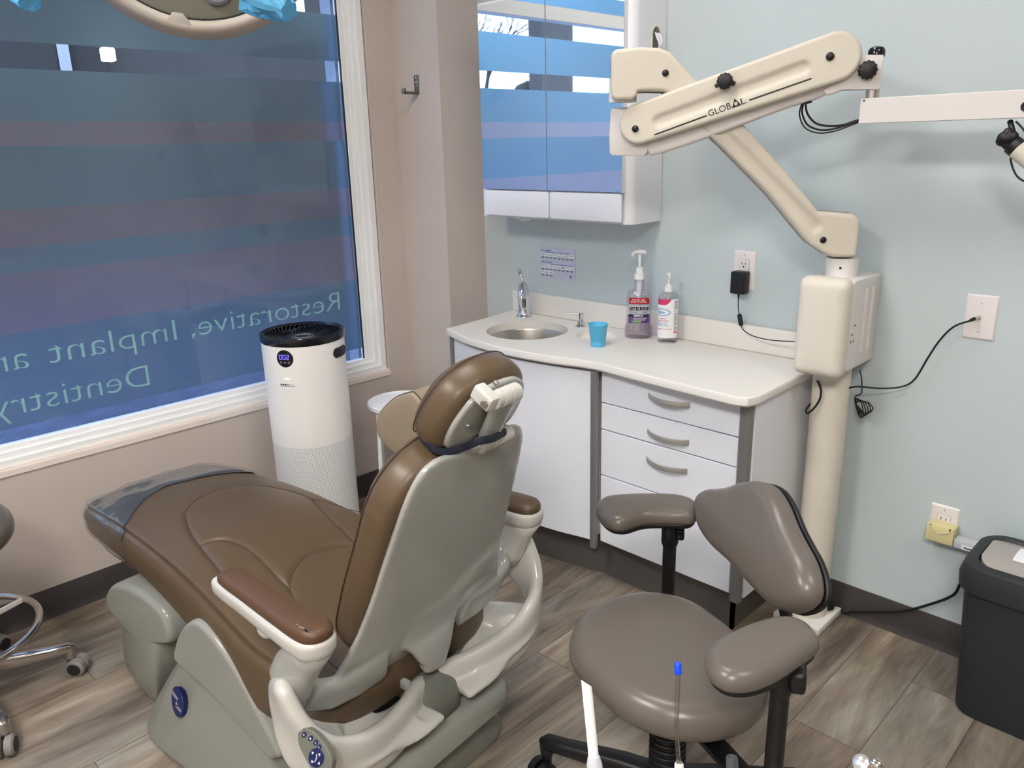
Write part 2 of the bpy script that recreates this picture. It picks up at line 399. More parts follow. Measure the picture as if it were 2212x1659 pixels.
def floor_mat():
    m = bpy.data.materials.new('wood_plank_floor'); m.use_nodes = True; n = m.node_tree; b = n.nodes['Principled BSDF']
    N = n.nodes.new; Lk = n.links.new
    tc = N('ShaderNodeTexCoord'); sp = N('ShaderNodeSeparateXYZ'); Lk(tc.outputs['Object'], sp.inputs[0])
    def ma(op, a, b_=None, c=None):
        q = N('ShaderNodeMath'); q.operation = op
        for i, v in enumerate((a, b_, c)):
            if v is None: continue
            if isinstance(v, (int, float)): q.inputs[i].default_value = v
            else: Lk(v, q.inputs[i])
        return q.outputs[0]
    W, L = 0.1715, 1.2
    rx = ma('DIVIDE', ma('SUBTRACT', sp.outputs[0], 1.316), W)
    row = ma('FLOOR', rx); fx = ma('FRACT', rx)
    off = ma('MULTIPLY_ADD', row, 0.3614, -0.82)
    ry = ma('DIVIDE', ma('SUBTRACT', sp.outputs[1], off), L)
    pk = ma('FLOOR', ry); fy = ma('FRACT', ry)
    wn = N('ShaderNodeTexWhiteNoise'); wn.noise_dimensions = '2D'; cb = N('ShaderNodeCombineXYZ'); Lk(row, cb.inputs[0]); Lk(pk, cb.inputs[1]); Lk(cb.outputs[0], wn.inputs['Vector'])
    # seams
    ex = ma('MULTIPLY', ma('MINIMUM', fx, ma('SUBTRACT', 1.0, fx)), W); ey = ma('MULTIPLY', ma('MINIMUM', fy, ma('SUBTRACT', 1.0, fy)), L)
    seam = ma('LESS_THAN', ma('MINIMUM', ex, ey), 0.0011)
    # grain: coordinates shifted per plank, stretched along the plank
    gx = ma('ADD', ma('MULTIPLY', sp.outputs[0], 9.0), ma('MULTIPLY', wn.outputs[0], 57.0))
    gy = ma('ADD', ma('MULTIPLY', sp.outputs[1], 1.55), ma('MULTIPLY', wn.outputs[0], 31.0))
    gc = N('ShaderNodeCombineXYZ'); Lk(gx, gc.inputs[0]); Lk(gy, gc.inputs[1]); Lk(ma('MULTIPLY', wn.outputs[0], 9.0), gc.inputs[2])
    n1 = N('ShaderNodeTexNoise'); n1.inputs['Scale'].default_value = 1.0; n1.inputs['Detail'].default_value = 9; n1.inputs['Roughness'].default_value = 0.62; n1.inputs['Distortion'].default_value = 1.4; Lk(gc.outputs[0], n1.inputs['Vector'])
    n2 = N('ShaderNodeTexNoise'); n2.inputs['Scale'].default_value = 0.45; n2.inputs['Detail'].default_value = 3; n2.inputs['Distortion'].default_value = 0.6; Lk(gc.outputs[0], n2.inputs['Vector'])
    fine = N('ShaderNodeTexNoise'); fine.inputs['Scale'].default_value = 1.0; fine.inputs['Detail'].default_value = 6
    fc = N('ShaderNodeCombineXYZ'); Lk(ma('MULTIPLY', gx, 9.0), fc.inputs[0]); Lk(ma('MULTIPLY', gy, 5.0), fc.inputs[1]); Lk(fc.outputs[0], fine.inputs['Vector'])
    # cathedral rings from the broad noise
    ring = ma('SINE', ma('MULTIPLY', n2.outputs[0], 62.0))
    g = ma('ADD', ma('MULTIPLY', n1.outputs[0], 0.95), ma('MULTIPLY', ring, 0.028))
    g = ma('ADD', g, ma('MULTIPLY', ma('SUBTRACT', fine.outputs[0], 0.5), 0.22))
    g = ma('ADD', g, ma('MULTIPLY', ma('SUBTRACT', wn.outputs[0], 0.5), 0.16))
    cr = N('ShaderNodeValToRGB'); Lk(g, cr.inputs[0]); e = cr.color_ramp.elements
    e[0].position = 0.27; e[0].color = s2l((92, 80, 71))+(1,); e[1].position = 0.72; e[1].color = s2l((174, 164, 150))+(1,)
    for p, c in ((0.40, (120, 108, 96)), (0.50, (138, 126, 113)), (0.58, (150, 140, 126))):
        q = cr.color_ramp.elements.new(p); q.color = s2l(c)+(1,)
    hue = N('ShaderNodeMix'); hue.data_type = 'RGBA'; hue.blend_type = 'MULTIPLY'; hue.inputs[0].default_value = 1.0; Lk(cr.outputs[0], hue.inputs[6])
    hr = N('ShaderNodeValToRGB'); Lk(n2.outputs[0], hr.inputs[0]); hr.color_ramp.elements[0].color = (0.93, 0.97, 1.0, 1); hr.color_ramp.elements[1].color = (1.0, 0.95, 0.88, 1); hr.color_ramp.elements[0].position = 0.4; hr.color_ramp.elements[1].position = 0.6
    Lk(hr.outputs[0], hue.inputs[7])
    mx = N('ShaderNodeMix'); mx.data_type = 'RGBA'; Lk(seam, mx.inputs[0]); Lk(hue.outputs[2], mx.inputs[6]); mx.inputs[7].default_value = s2l((84, 72, 62))+(1,)
    Lk(mx.outputs[2], b.inputs['Base Color']); b.inputs['Roughness'].default_value = 0.42; b.inputs['Specular IOR Level'].default_value = 0.4
    return m
M_floor = floor_mat()
M_far = mat('pale_paving', (205, 210, 218), 0.9, var=0.1, vscale=2)
def ground_mat():
    m = mat('rough_pavement', (120, 124, 150), 0.8, bump=0.6, bscale=30, var=0.35, vscale=12, bdist=0.01); return m
M_ground = ground_mat()
M_ext = mat('dark_facade', (84, 80, 76), 0.8, var=0.2, vscale=2)
M_extjamb = mat('outside_jamb', (150, 165, 190), 0.5)
M_bark = mat('bark', (60, 48, 42), 0.9)
M_leaf = mat('dry_hedge', (64, 58, 50), 0.9, var=0.6, vscale=6)
M_perf = None
# ------------------------------------------------------------------ room shell
X1, Y1, ZC = 5.2, -4.6, 2.75
def sbox(name, boxes, m, **k):
    b = MB()
    for q in boxes: b.box(q[0], q[1], bev=k.get('bev', 0))
    o = b.build(name, m, k.get('parent'), smooth=False); o['kind'] = 'structure'; return o
sbox('floor', [((-0.0, Y1, -0.06), (X1, 0, 0))], M_floor)
sbox('ceiling', [((-0.18, Y1-0.1, ZC), (X1+0.1, 0.1, ZC+0.08))], M_ceil)
WY0, WY1, WZ0, WZ1 = -3.35, -0.335, 0.53, 2.52
sbox('wall_left', [((-0.16, Y1, 0), (0, 0.1, WZ0)), ((-0.16, Y1, WZ1), (0, 0.1, ZC)), ((-0.16, WY1, WZ0), (0, 0.1, WZ1)), ((-0.16, Y1, WZ0), (0, WY0, WZ1))], M_taupe)
sbox('wall_back', [((0, 0, 0), (X1, 0.1, ZC))], M_mint)
sbox('wall_corner', [((0, -0.21, 0), (0.278, 0, ZC))], M_taupe)
sbox('wall_right', [((X1, Y1, 0), (X1+0.1, 0, ZC))], M_taupe)
sbox('wall_front', [((-0.16, Y1-0.1, 0), (X1+0.1, Y1, ZC))], M_ceil)
def baseboard(name, a, b, n):
    """cove base along a->b on the floor, n = direction into the room"""
    a, b, n = Vector(a+(0,)), Vector(b+(0,)), Vector(n+(0,))
    pr = [(0, 0.101), (0.003, 0.101), (0.0045, 0.098), (0.0045, 0.03), (0.006, 0.016), (0.011, 0.005), (0.0135, 0), (0, 0)]
    o = MB().loft([[p+n*d+Vector((0, 0, z)) for d, z in pr] for p in (a, b)]).build(name, M_base, auto=50); o['kind'] = 'structure'
baseboard('baseboard_left', (0, Y1), (0, -0.21), (1, 0))
baseboard('baseboard_corner', (0, -0.21), (0.278, -0.21), (0, -1))
baseboard('baseboard_side', (0.278, -0.224), (0.278, 0), (1, 0))
baseboard('baseboard_back', (1.70, 0), (X1, 0), (0, -1))
baseboard('baseboard_right', (X1, Y1), (X1, 0), (-1, 0))
# door in the right wall and a dark corridor panel (seen only as reflections in the window)
dr = thing('door_1', None, None, (X1, -1.9, 0)); dr['kind'] = 'structure'
MB().box((X1-0.03, -2.35, 0), (X1-0.001, -1.45, 2.05)).build('door_panel', M_dark, dr, smooth=False)
MB().box((X1-0.05, -2.45, 0), (X1-0.001, -2.35, 2.15)).box((X1-0.05, -1.45, 0), (X1-0.001, -1.35, 2.15)).box((X1-0.05, -2.35, 2.05), (X1-0.001, -1.45, 2.15)).build('door_frame', M_frame, dr, smooth=False)

# ------------------------------------------------------------------ window
win = thing('window_1', None, None, (-0.05, -1.8, WZ0)); win['kind'] = 'structure'
GX = -0.05
GY0, GY1 = -3.27, -0.427
def wframe():
    b = MB()
    def ringf(x0, x1, yo0, yo1, zo0, zo1, t):
        b.box((x0, yo0, zo0), (x1, yo1, zo0+t), bev=0.002); b.box((x0, yo0, zo1-t), (x1, yo1, zo1), bev=0.002)
        b.box((x0, yo0, zo0+t), (x1, yo0+t, zo1-t), bev=0.002); b.box((x0, yo1-t, zo0+t), (x1, yo1, zo1-t), bev=0.002)
    ringf(-0.075, -0.012, WY0+0.004, WY1-0.004, WZ0+0.004, WZ1-0.004, 0.028)
    ringf(-0.075, -0.026, WY0+0.03, WY1-0.03, WZ0+0.03, WZ1-0.03, 0.022)
    ringf(-0.07, -0.04, WY0+0.05, WY1-0.05, WZ0+0.048, WZ1-0.048, 0.02)
    b.box((-0.07, GY1+0.0005, 0.58), (-0.043, -0.404, 2.44), bev=0.002)
    b.box((-0.08, WY0+0.03, 2.02), (-0.012, WY1-0.03, 2.05), bev=0.002).box((-0.08, WY0+0.03, 2.048), (-0.026, WY1-0.03, 2.085), bev=0.002)
    return b
wframe().build('window_frame', M_frame, win, smooth=False)
b = MB()   # black glazing gasket along the glass edge
b.box((GX-0.004, GY1-0.003, 0.592), (GX+0.004, GY1+0.001, 2.02)).box((GX-0.004, GY0, 0.588), (GX+0.004, GY1, 0.596))
b.build('gasket', M_dark, win, smooth=False)
def quad(b, x, y0, y1, z0, z1): return b.add([(x, y0, z0), (x, y1, z0), (x, y1, z1), (x, y0, z1)], [(0, 1, 2, 3)])
g = MB(); quad(g, GX, GY0-0.02, GY1, 0.59, 2.025); quad(g, GX, GY0-0.02, GY1, 2.08, WZ1-0.05); g.build('window_glass', M_glass, win, smooth=False)
XF = GX-0.003
for z0, z1, k in ((0.645, 0.939, 'b'), (0.939, 1.121, 'l'), (1.121, 1.196, 'b'), (1.196, 1.308, 'l'), (1.308, 1.490, 'b'), (1.490, 1.560, 'l'), (1.560, 1.707, 'b'), (1.781, 1.945, 'b'), (2.085, 2.165, 'b')):
    quad(MB(), XF, GY0, GY1-0.001, z0, z1).build('frosted_film', M_film_b if k == 'b' else M_film_l, win, smooth=False)
FT = Fr((GX-0.0012, 0, 0), (0, -1, 0), (0, 0, 1))
def wtext(s, y0, y1, z, h): text('lettering', s, FT, -y0, z, (y0-y1) if y1 else None, h, M_film_t, win, th=0.0004, bold=-0.012)
wtext('Restorative,', -0.523, -1.150, 0.826, 0.079)
wtext('Implant', -1.203, -1.613, 0.826, 0.079)
wtext('and Aesthetic', -1.672, -2.36, 0.826, 0.079)
wtext('Dentistry', -1.319, -1.80, 0.686, 0.079)
# sill lining of the opening
sbox('trim_1', [((-0.012, WY0, WZ0-0.016), (0.005, WY1+0.004, WZ0+0.003)), ((-0.014, WY0, WZ0+0.003), (-0.002, WY1, WZ0+0.010))], M_sill)

# ------------------------------------------------------------------ outside
sbox('ground', [((-40, -40, 0.20), (-0.3, 14, 0.30))], M_far)
sbox('dark_ground_patch', [((-6.0, -2.3, 0.3), (-0.42, 0.9, 0.32))], M_ground)  # added patch: shade under the canopy put into ground colour, darkens the lower film
sbox('ledge', [((-0.42, -4.5, 0.3), (-0.16, 0.9, 0.55))], M_ground)
sbox('wall_outside', [((-6.2, -2.6, 0.3), (-6.0, 1.6, 4.5)), ((-6.0, 0.9, 0.3), (-0.16, 1.1, 4.5)), ((-1.7, -2.6, 3.4), (-0.16, 1.1, 3.5))], M_ext)
o = MB().box((-0.16, -0.36, 0.55), (-0.09, -0.425, 2.6)).build('trim_2', M_extjamb, smooth=False); o['kind'] = 'structure'
hd = MB()
for i in range(26):
    x = -14-random.random()*3; y = -7-i*0.75; h = 2.45+random.random()*0.5
    hd.sphere((x, y, 0.3+h*0.45), 1.0, (1.0, 0.9, h*0.6), 12, 8)
hd.build('hedge', M_leaf); tag(bpy.data.objects['hedge'], 'dark hedge beyond the street seen in the cabinet mirrors', 'hedge', kind='stuff')
def bare_tree(x, y, h, seed, label):
    rnd = random.Random(seed); t = thing('bare_tree', label, 'tree', (x, y, 0.3))
    b = MB(); tips = []
    def br(p, d, L, r, lv):
        q = p+d*L; b.cyl(p, q, r, r*0.65, 6)
        if lv == 0: return
        for k in range(3):
            dd = (d+Vector((rnd.uniform(-.7, .7), rnd.uniform(-.7, .7), rnd.uniform(-.1, .5)))).normalized(); br(p+d*L*(0.6+0.4*rnd.random()), dd, L*0.62, r*0.55, lv-1)
    br(Vector((x, y, 0.3)), Vector((0, 0, 1)), h*0.4, 0.09, 5)
    b.build('branches', M_bark, t)
bare_tree(-8.5, -8.6, 4.4, 3, 'bare leafless tree with forked branches outside the window')
bare_tree(-10.5, -12.5, 3.6, 5, 'smaller bare tree further off beyond the window')
o = MB().box((-7.2, -9.4, 0.3), (-6.9, -8.6, 6.0)).build('post', M_ext, smooth=False); tag(o, 'dark timber post standing outside between the bare trees', 'post')

M_pan = mat('beige_facade_panel', (190, 180, 170), 0.7, var=0.08, vscale=3)
pA, pB = at(275, 130, x=-5.95).y, at(648, 150, x=-5.95).y
sbox('door_2', [((-6.0, pA, 0.3), (-5.95, pB, 3.6))], M_pan)
for a_, b_, m__ in ((128, 152, M_frame), (510, 517, M_dark), (574, 592, M_frame), (622, 632, M_dark), (655, 682, M_dark)):
    o = MB().box((-5.95, at(a_, 130, x=-5.94).y, 0.3), (-5.93, at(b_, 130, x=-5.94).y, 3.6)).build('trim_4', m__, smooth=False); o['kind'] = 'structure'
M_lampo = mat('outdoor_lamp', (255, 250, 240), 0.5, emit=(255, 238, 225), es=5)
for px, py, lab in ((233, 118, 'small bright lamp seen through the clear band of the window'), (640, 12, 'bright square lamp outside near the top corner of the window')):
    p = at(px, py, x=-1.6 if px < 300 else -1.5); hh = 0.028 if px < 300 else 0.036
    tl = thing('outdoor_lamp', lab, 'lamp', tuple(p))
    MB().box((p.x-0.03, p.y-hh, p.z-hh*1.1), (p.x+0.03, p.y+hh, p.z+hh*1.1), bev=0.008).build('lamp_glass', M_lampo, tl)
    MB().box((p.x-0.07, p.y-hh*1.1, p.z+hh*1.1), (p.x+0.07, p.y+hh*1.1, p.z+hh*1.4)).build('lamp_cap', M_dark, tl)
    MB().cyl((p.x, p.y, p.z+hh*1.3), (p.x, p.y, 3.41), 0.012, n=10).build('hanging_rod', M_dark, tl)
# ------------------------------------------------------------------ ceiling lights
M_diff = mat('light_diffuser', (250, 248, 240), 0.5, emit=(255, 252, 249), es=1.0)
def dif(es):
    m = M_diff.copy(); m.node_tree.nodes['Principled BSDF'].inputs['Emission Strength'].default_value = es; return m
def ceiling_light(x, y, label, es):
    t = thing('ceiling_light', label, 'light', (x, y, ZC), group=None)
    MB().box((x-0.31, y-0.31, ZC-0.03), (x+0.31, y-0.29, ZC)).box((x-0.31, y+0.29, ZC-0.03), (x+0.31, y+0.31, ZC)).box((x-0.31, y-0.29, ZC-0.03), (x-0.29, y+0.29, ZC)).box((x+0.29, y-0.29, ZC-0.03), (x+0.31, y+0.29, ZC)).build('frame', M_frame, t, smooth=False)
    MB().box((x-0.29, y-0.29, ZC-0.02), (x+0.29, y+0.29, ZC-0.012)).build('diffuser', dif(es), t, smooth=False)
for x, y, l, e in ((1.5, -1.15, 'square ceiling light over the head of the dental chair', 13), (1.3, -2.9, 'square ceiling light beside the window', 40), (3.3, -1.2, 'square ceiling light above the waste bin', 12), (3.2, -3.2, 'square ceiling light at the back of the room', 60)):
    ceiling_light(x, y, l, e)
# ------------------------------------------------------------------ counter and base cabinets
CT = 0.805
front = crv([(0.492, -0.418), (0.64, -0.468), (0.80, -0.488), (0.92, -0.489), (1.06, -0.472), (1.17, -0.446), (1.235, -0.440), (1.31, -0.446), (1.45, -0.458), (1.60, -0.468), (1.725, -0.473)], 6, closed=False)
def holes_plate(b, outline, holes, z0, z1):
    for z, flip in ((z1, False), (z0, True)):
        bm = bmesh.new(); es = []
        for lp in [outline]+holes:
            vs = [bm.verts.new((p[0], p[1], z)) for p in lp]
            es += [bm.edges.new((vs[i], vs[(i+1) % len(vs)])) for i in range(len(vs))]
        bmesh.ops.triangle_fill(bm, edges=es, use_beauty=True)
        b.bm(bm)
    return b
def rim_loft(b, loop, prof):
    """loop of (x,y) with profile of (outward offset, z)"""
    n = len(loop); nr = []
    for i in range(n):
        a, c = loop[i-1], loop[(i+1) % n]; d = Vector((c[0]-a[0], c[1]-a[1])).normalized(); nr.append((d.y, -d.x))
    b.loft([[(p[0]+q[0]*o, p[1]+q[1]*o, z) for p, q in zip(loop, nr)] for o, z in prof], cap=False)
    return b
outl = [(0.452, -0.001)]+[(0.470, -0.20)]+front+[(1.755, -0.462), (1.768, -0.43), (1.764, -0.20), (1.76, -0.001)]
SK = ell(0.750, -0.250, 0.150, 0.150, 48); RC = ell(1.003, -0.157, 0.072, 0.072, 36)
ct = thing('countertop', 'white curved countertop with backsplash on the base cabinets', 'countertop', (1.1, -0.2, 0.775))
b = MB()
def inset(loop, d):
    n = len(loop); o = []
    for i in range(n):
        a, c = loop[i-1], loop[(i+1) % n]; v = Vector((c[0]-a[0], c[1]-a[1])).normalized(); o.append((loop[i][0]-v.y*d, loop[i][1]+v.x*d))
    return o
o_in = inset(outl, 0.006)
for z, dd in ((CT, 0), (0.777, 1)):
    bm = bmesh.new(); es = []
    for lp in [o_in]+[SK]+([RC] if z == CT else []):
        vs = [bm.verts.new((p[0], p[1], z)) for p in lp]; es += [bm.edges.new((vs[i], vs[(i+1) % len(vs)])) for i in range(len(vs))]
    bmesh.ops.triangle_fill(bm, edges=es, use_beauty=True); b.bm(bm)
b.loft([[(p[0], p[1], z) for p in lp] for lp, z in ((o_in, CT), (inset(outl, 0.0018), CT-0.0018), (outl, CT-0.006), (outl, 0.783), (inset(outl, 0.006), 0.777))], cap=False)
b.loft([[(p[0], p[1], z) for p in SK] for z in (CT, 0.777)], cap=False)
def sc(lp, k):
    cx = sum(p[0] for p in lp)/len(lp); cy = sum(p[1] for p in lp)/len(lp); return [(cx+(p[0]-cx)*k, cy+(p[1]-cy)*k) for p in lp]
b.loft([[(p[0], p[1], z) for p in sc(RC, k)] for k, z in ((1, CT), (0.985, CT-0.012), (0.93, CT-0.020), (0.6, CT-0.022), (0.01, CT-0.022))], cap=False)
b.build('slab', M_top, ct, auto=40)
o = MB().box((0.452, -0.022, CT+0.0002), (1.762, -0.001, 0.889), bev=0.004, seg=3).build('backsplash', M_top); tag(o, 'low white backsplash strip along the wall behind the countertop', 'backsplash')

def curve_panel(b, pts, t, z0, z1):
    """vertical panel following plan points, thickness t toward the wall"""
    n = len(pts); ring = []
    nr = []
    for i in range(n):
        a, c = pts[max(i-1, 0)], pts[min(i+1, n-1)]; d = Vector((c[0]-a[0], c[1]-a[1])).normalized(); nr.append((-d.y, d.x))
    rings = [[(p[0], p[1], z0), (p[0]+q[0]*t, p[1]+q[1]*t, z0), (p[0]+q[0]*t, p[1]+q[1]*t, z1), (p[0], p[1], z1)] for p, q in zip(pts, nr)]
    return b.loft(rings)
ff = [(p[0], p[1]+0.028) for p in front]
def seg(x0, x1):
    o = []
    N = 14
    for k in range(N+1):
        x = x0+(x1-x0)*k/N
        for i in range(len(ff)-1):
            if ff[i][0] <= x <= ff[i+1][0]:
                t = (x-ff[i][0])/(ff[i+1][0]-ff[i][0]); o.append((x, ff[i][1]+(ff[i+1][1]-ff[i][1])*t)); break
        else: o.append((x, ff[0][1] if x < ff[0][0] else ff[-1][1]))
    return o
sc1 = thing('sink_cabinet', 'white curved-front sink cabinet below the left of the countertop', 'cabinet', (0.84, -0.2, 0))
MB().box((0.486, -0.365, 0.17), (0.50, -0.01, 0.772)).box((1.172, -0.365, 0.17), (1.186, -0.01, 0.772)).box((0.50, -0.365, 0.17), (1.172, -0.01, 0.184)).box((0.5, -0.018, 0.184), (1.172, -0.01, 0.772)).build('carcass', M_lam, sc1, smooth=False)
curve_panel(MB(), seg(0.505, 0.792), 0.018, 0.17, 0.764).build('door', M_lam, sc1, auto=40)
curve_panel(MB(), seg(0.797, 1.188), 0.018, 0.17, 0.764).build('door', M_lam, sc1, auto=40)
kp = crv([(0.50, -0.335), (0.66, -0.372), (0.83, -0.383), (1.0, -0.366), (1.186, -0.322)], 6, closed=False)
curve_panel(MB(), [p for p in kp], 0.012, 0.0, 0.172).build('kickboard', M_kick, sc1, auto=40)
def post(name, x, y, r, z0, z1, par):
    b = MB(); lp = rrect(x-r, y-r*0.8, x+r, y+r, r*0.7, 5)
    b.loft([[(p[0], p[1], z) for p in lp] for z in (z0, z1)]); b.build(name, M_alu, par)
post('edge_profile', 0.495, -0.396, 0.009, 0.165, 0.772, sc1)
dc = thing('drawer_cabinet', 'white drawer cabinet with bowed pull handles beside the column', 'cabinet', (1.47, -0.2, 0))
post('edge_profile', 1.204, -0.418, 0.013, 0.150, 0.772, dc)
MB().box((1.217, -0.385, 0.17), (1.2185, -0.01, 0.772)).box((1.728, -0.392, 0.168), (1.746, -0.008, 0.776)).box((1.2185, -0.385, 0.17), (1.728, -0.01, 0.184)).box((1.2185, -0.02, 0.184), (1.728, -0.01, 0.772)).box((1.2185, -0.384, 0.184), (1.728, -0.380, 0.772)).build('carcass', M_lam, dc, smooth=False)
post('edge_profile', 1.724, -0.400, 0.0175, 0.155, 0.776, dc)
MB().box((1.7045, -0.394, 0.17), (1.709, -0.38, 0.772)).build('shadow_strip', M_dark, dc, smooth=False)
YD = -0.402
zt = [0.768, at(1599, 948, y=YD).z, at(1596, 1013.6, y=YD).z, at(1298, 1026.6, y=YD).z, 0.172]
hp = [(1397, 1483, 853, 874), (1395, 1481, 931, 954), (1393, 1477, 990, 1016), None]
for i in range(4):
    d = MB().box((1.2195, YD, zt[i+1]+(0.004 if i < 3 else 0)), (1.7035, YD+0.018, zt[i]), bev=0.0015).build('drawer', M_lam, dc, smooth=False)
    if hp[i]: x0 = at(hp[i][0], hp[i][2], y=YD).x+0.008; x1 = at(hp[i][1], hp[i][3], y=YD).x+0.012; zc = (at(hp[i][0], hp[i][2], y=YD).z+at(hp[i][1], hp[i][3], y=YD).z)/2+0.001
    else: zc = zt[3]-0.035
    pts = [(x0+(x1-x0)*k/12.0, YD-0.030*math.sin(PI*k/12.0)**0.8-0.001, zc) for k in range(13)]
    MB().tube(pts, 0.0022, n=12, ry=0.0085, ex=0.5).build('handle', M_pull, d)
MB().box((1.190, -0.327, 0.0), (1.683, -0.315, 0.172)).box((1.671, -0.327, 0.0), (1.683, -0.01, 0.172)).build('kickboard', M_kick, dc, smooth=False)
# undermount basin
b = MB(); N = 48
prof = [(0.160, 0.7765), (0.153, 0.7765), (0.150, 0.770), (0.149, 0.68), (0.140, 0.655), (0.11, 0.645), (0.03, 0.642), (0.001, 0.642)]
b.loft([[(0.750+r*math.cos(2*PI*k/N), -0.250+r*math.sin(2*PI*k/N), z) for k in range(N)] for r, z in prof], cap=False)
bs = b.build('sink_basin', M_steel); tag(bs, 'round brushed steel sink basin under the countertop', 'sink')
# faucet
fx, fy = at(1131, 684, z=CT).xy; fx += 0.004
t = thing('faucet', 'chrome single-lever faucet behind the round sink', 'faucet', (fx, fy, CT))
b = MB(); b.turn((fx, fy, CT), (fx, fy, CT+0.145), [(0, 0.031), (0.02, 0.032), (0.05, 0.030), (0.07, 0.026), (0.12, 0.0225), (0.5, 0.0235), (0.52, 0.025), (0.62, 0.0245), (0.8, 0.021), (0.9, 0.015), (0.97, 0.006), (0.975, 0.001)])
b.build('body', M_chrome, t)
ds = Vector((0.60, -0.80, 0)).normalized()
p = [Vector((fx, fy, CT+z))+ds*d for d, z in ((0.0, 0.085), (0.01, 0.108), (0.025, 0.122), (0.045, 0.125), (0.062, 0.115), (0.070, 0.098), (0.073, 0.088))]
MB().tube(p, 0.012, n=16, rad=[(0.015, 0.015), (0.0165, 0.018), (0.017, 0.019), (0.017, 0.018), (0.0165, 0.0165), (0.016, 0.016), (0.016, 0.016)]).build('spout', M_chrome, t)
lt = at(1121, 580, pl=((fx, fy, 0), (0.707, -0.707, 0)))
a = Vector((fx, fy, CT+0.128))
MB().tube([a, a.lerp(lt, 0.2), a.lerp(lt, 0.45), a.lerp(lt, 0.75), a.lerp(lt, 0.93), lt], 0.006, n=14, rad=[(0.004, 0.004), (0.004, 0.004), (0.0065, 0.0065), (0.0095, 0.0095), (0.0085, 0.0085), (0.004, 0.004)]).build('lever', M_chrome, t)
# soap dispenser
sx_, sy_ = 0.869, -0.083
t = thing('soap_dispenser', 'small chrome soap dispenser with a thin spout beside the sink', 'dispenser', (sx_, sy_, CT))
MB().turn((sx_, sy_, CT), (sx_, sy_, CT+0.052), [(0, 0.022), (0.06, 0.0225), (0.12, 0.02), (0.2, 0.014), (0.38, 0.0135), (0.42, 0.009), (0.6, 0.0075), (0.72, 0.0085), (0.95, 0.011), (1, 0.008)]).build('body', M_chrome, t)
e = at(1226, 677, z=CT+0.052)
MB().tube([(sx_, sy_, CT+0.044), Vector((sx_, sy_, CT+0.046)).lerp(e, 0.5), e], 0.0042, n=12).build('spout', M_chrome, t)
# paper cup
cx_, cy_ = 1.100, -0.272
b = MB(); N = 40
pr = [(0.0, 0.003), (0.0215, 0.003), (0.0225, 0), (0.0235, 0.003), (0.0245, 0.018), (0.0252, 0.0185), (0.0325, 0.072), (0.0342, 0.0735), (0.0345, 0.0755), (0.0335, 0.0765), (0.0315, 0.0745), (0.0240, 0.018), (0.0225, 0.006), (0.0, 0.006)]
b.loft([[(cx_+max(r, 0.0001)*math.cos(2*PI*k/N), cy_+max(r, 0.0001)*math.sin(2*PI*k/N), CT+z) for k in range(N)] for r, z in pr], cap=False)
o = b.build('disposable_cup', M_cup, auto=50); tag(o, 'light blue disposable cup on the white countertop', 'cup')

# ------------------------------------------------------------------ mouthwash bottle
lx, ly = 1.128, -0.083
t = thing('mouthwash_bottle', 'pump bottle of mouthwash with red and purple label', 'bottle', (lx, ly, CT))
# bottle faces the camera: local axes
fa = Vector((0.80, 0.60, 0)).normalized(); fb = Vector((-0.60, 0.80, 0))     # fa to the right in view, fb away
def oring(cx, cy, ra, rb, z, n=40, ex=0.72):
    o = []
    for k in range(n):
        c, s_ = math.cos(2*PI*k/n), math.sin(2*PI*k/n)
        o.append(Vector((cx, cy, CT+z))+fa*(ra*math.copysign(abs(c)**ex, c))+fb*(rb*math.copysign(abs(s_)**ex, s_)))
    return o
RA, RB = 0.0435, 0.030
prof = [(0.90, 0), (1.06, 0.004), (1.10, 0.014), (1.10, 0.036), (1.0, 0.048), (0.97, 0.056), (0.97, 0.14), (0.95, 0.150), (0.84, 0.162), (0.55, 0.167), (0.42, 0.170)]
b = MB(); b.loft([oring(lx, ly, RA*k, RB*k, z) for k, z in prof]+[oring(lx, ly, r, r, z, ex=1) for r, z in ((0.0165, 0.175), (0.0155, 0.205), (0.0155, 0.208))])
b.build('bottle_body', M_bottle, t, auto=50)
MB().loft([oring(lx, ly, RA*k-0.002, RB*k-0.002, z) for k, z in ((0.90, 0.003), (1.05, 0.006), (1.08, 0.014), (1.08, 0.036), (0.98, 0.048), (0.97, 0.056), (0.97, 0.075))]).build('liquid', M_liquid, t)
c = Vector((lx, ly, CT))
b = MB().turn(c+Vector((0, 0, 0.203)), c+Vector((0, 0, 0.222)), [(0, 0.0165), (0.05, 0.0175), (0.95, 0.017), (1, 0.013)]).turn(c+Vector((0, 0, 0.222)), c+Vector((0, 0, 0.245)), [(0, 0.0125), (0.95, 0.0120), (1, 0.006)]).cyl(c+Vector((0, 0, 0.245)), c+Vector((0, 0, 0.288)), 0.0045, 0.006, 12).cyl(c+Vector((0, 0, 0.02)), c+Vector((0, 0, 0.205)), 0.004, 0.009, 12)
b.turn(c+Vector((0, 0, 0.15)), c+Vector((0, 0, 0.205)), [(0, 0.009), (1, 0.010)])
hd_ = [c+Vector((0, 0, 0.293))+fa*d+Vector((0, 0, z)) for d, z in ((0.019, 0.0), (0.012, 0.003), (0.0, 0.004), (-0.014, 0.003), (-0.023, -0.002), (-0.0265, -0.013))]
b.tube(hd_, 0.01, n=16, rad=[(0.007, 0.006), (0.011, 0.007), (0.0125, 0.0075), (0.010, 0.0065), (0.006, 0.005), (0.0045, 0.004)])
b.build('pump', M_white, t)
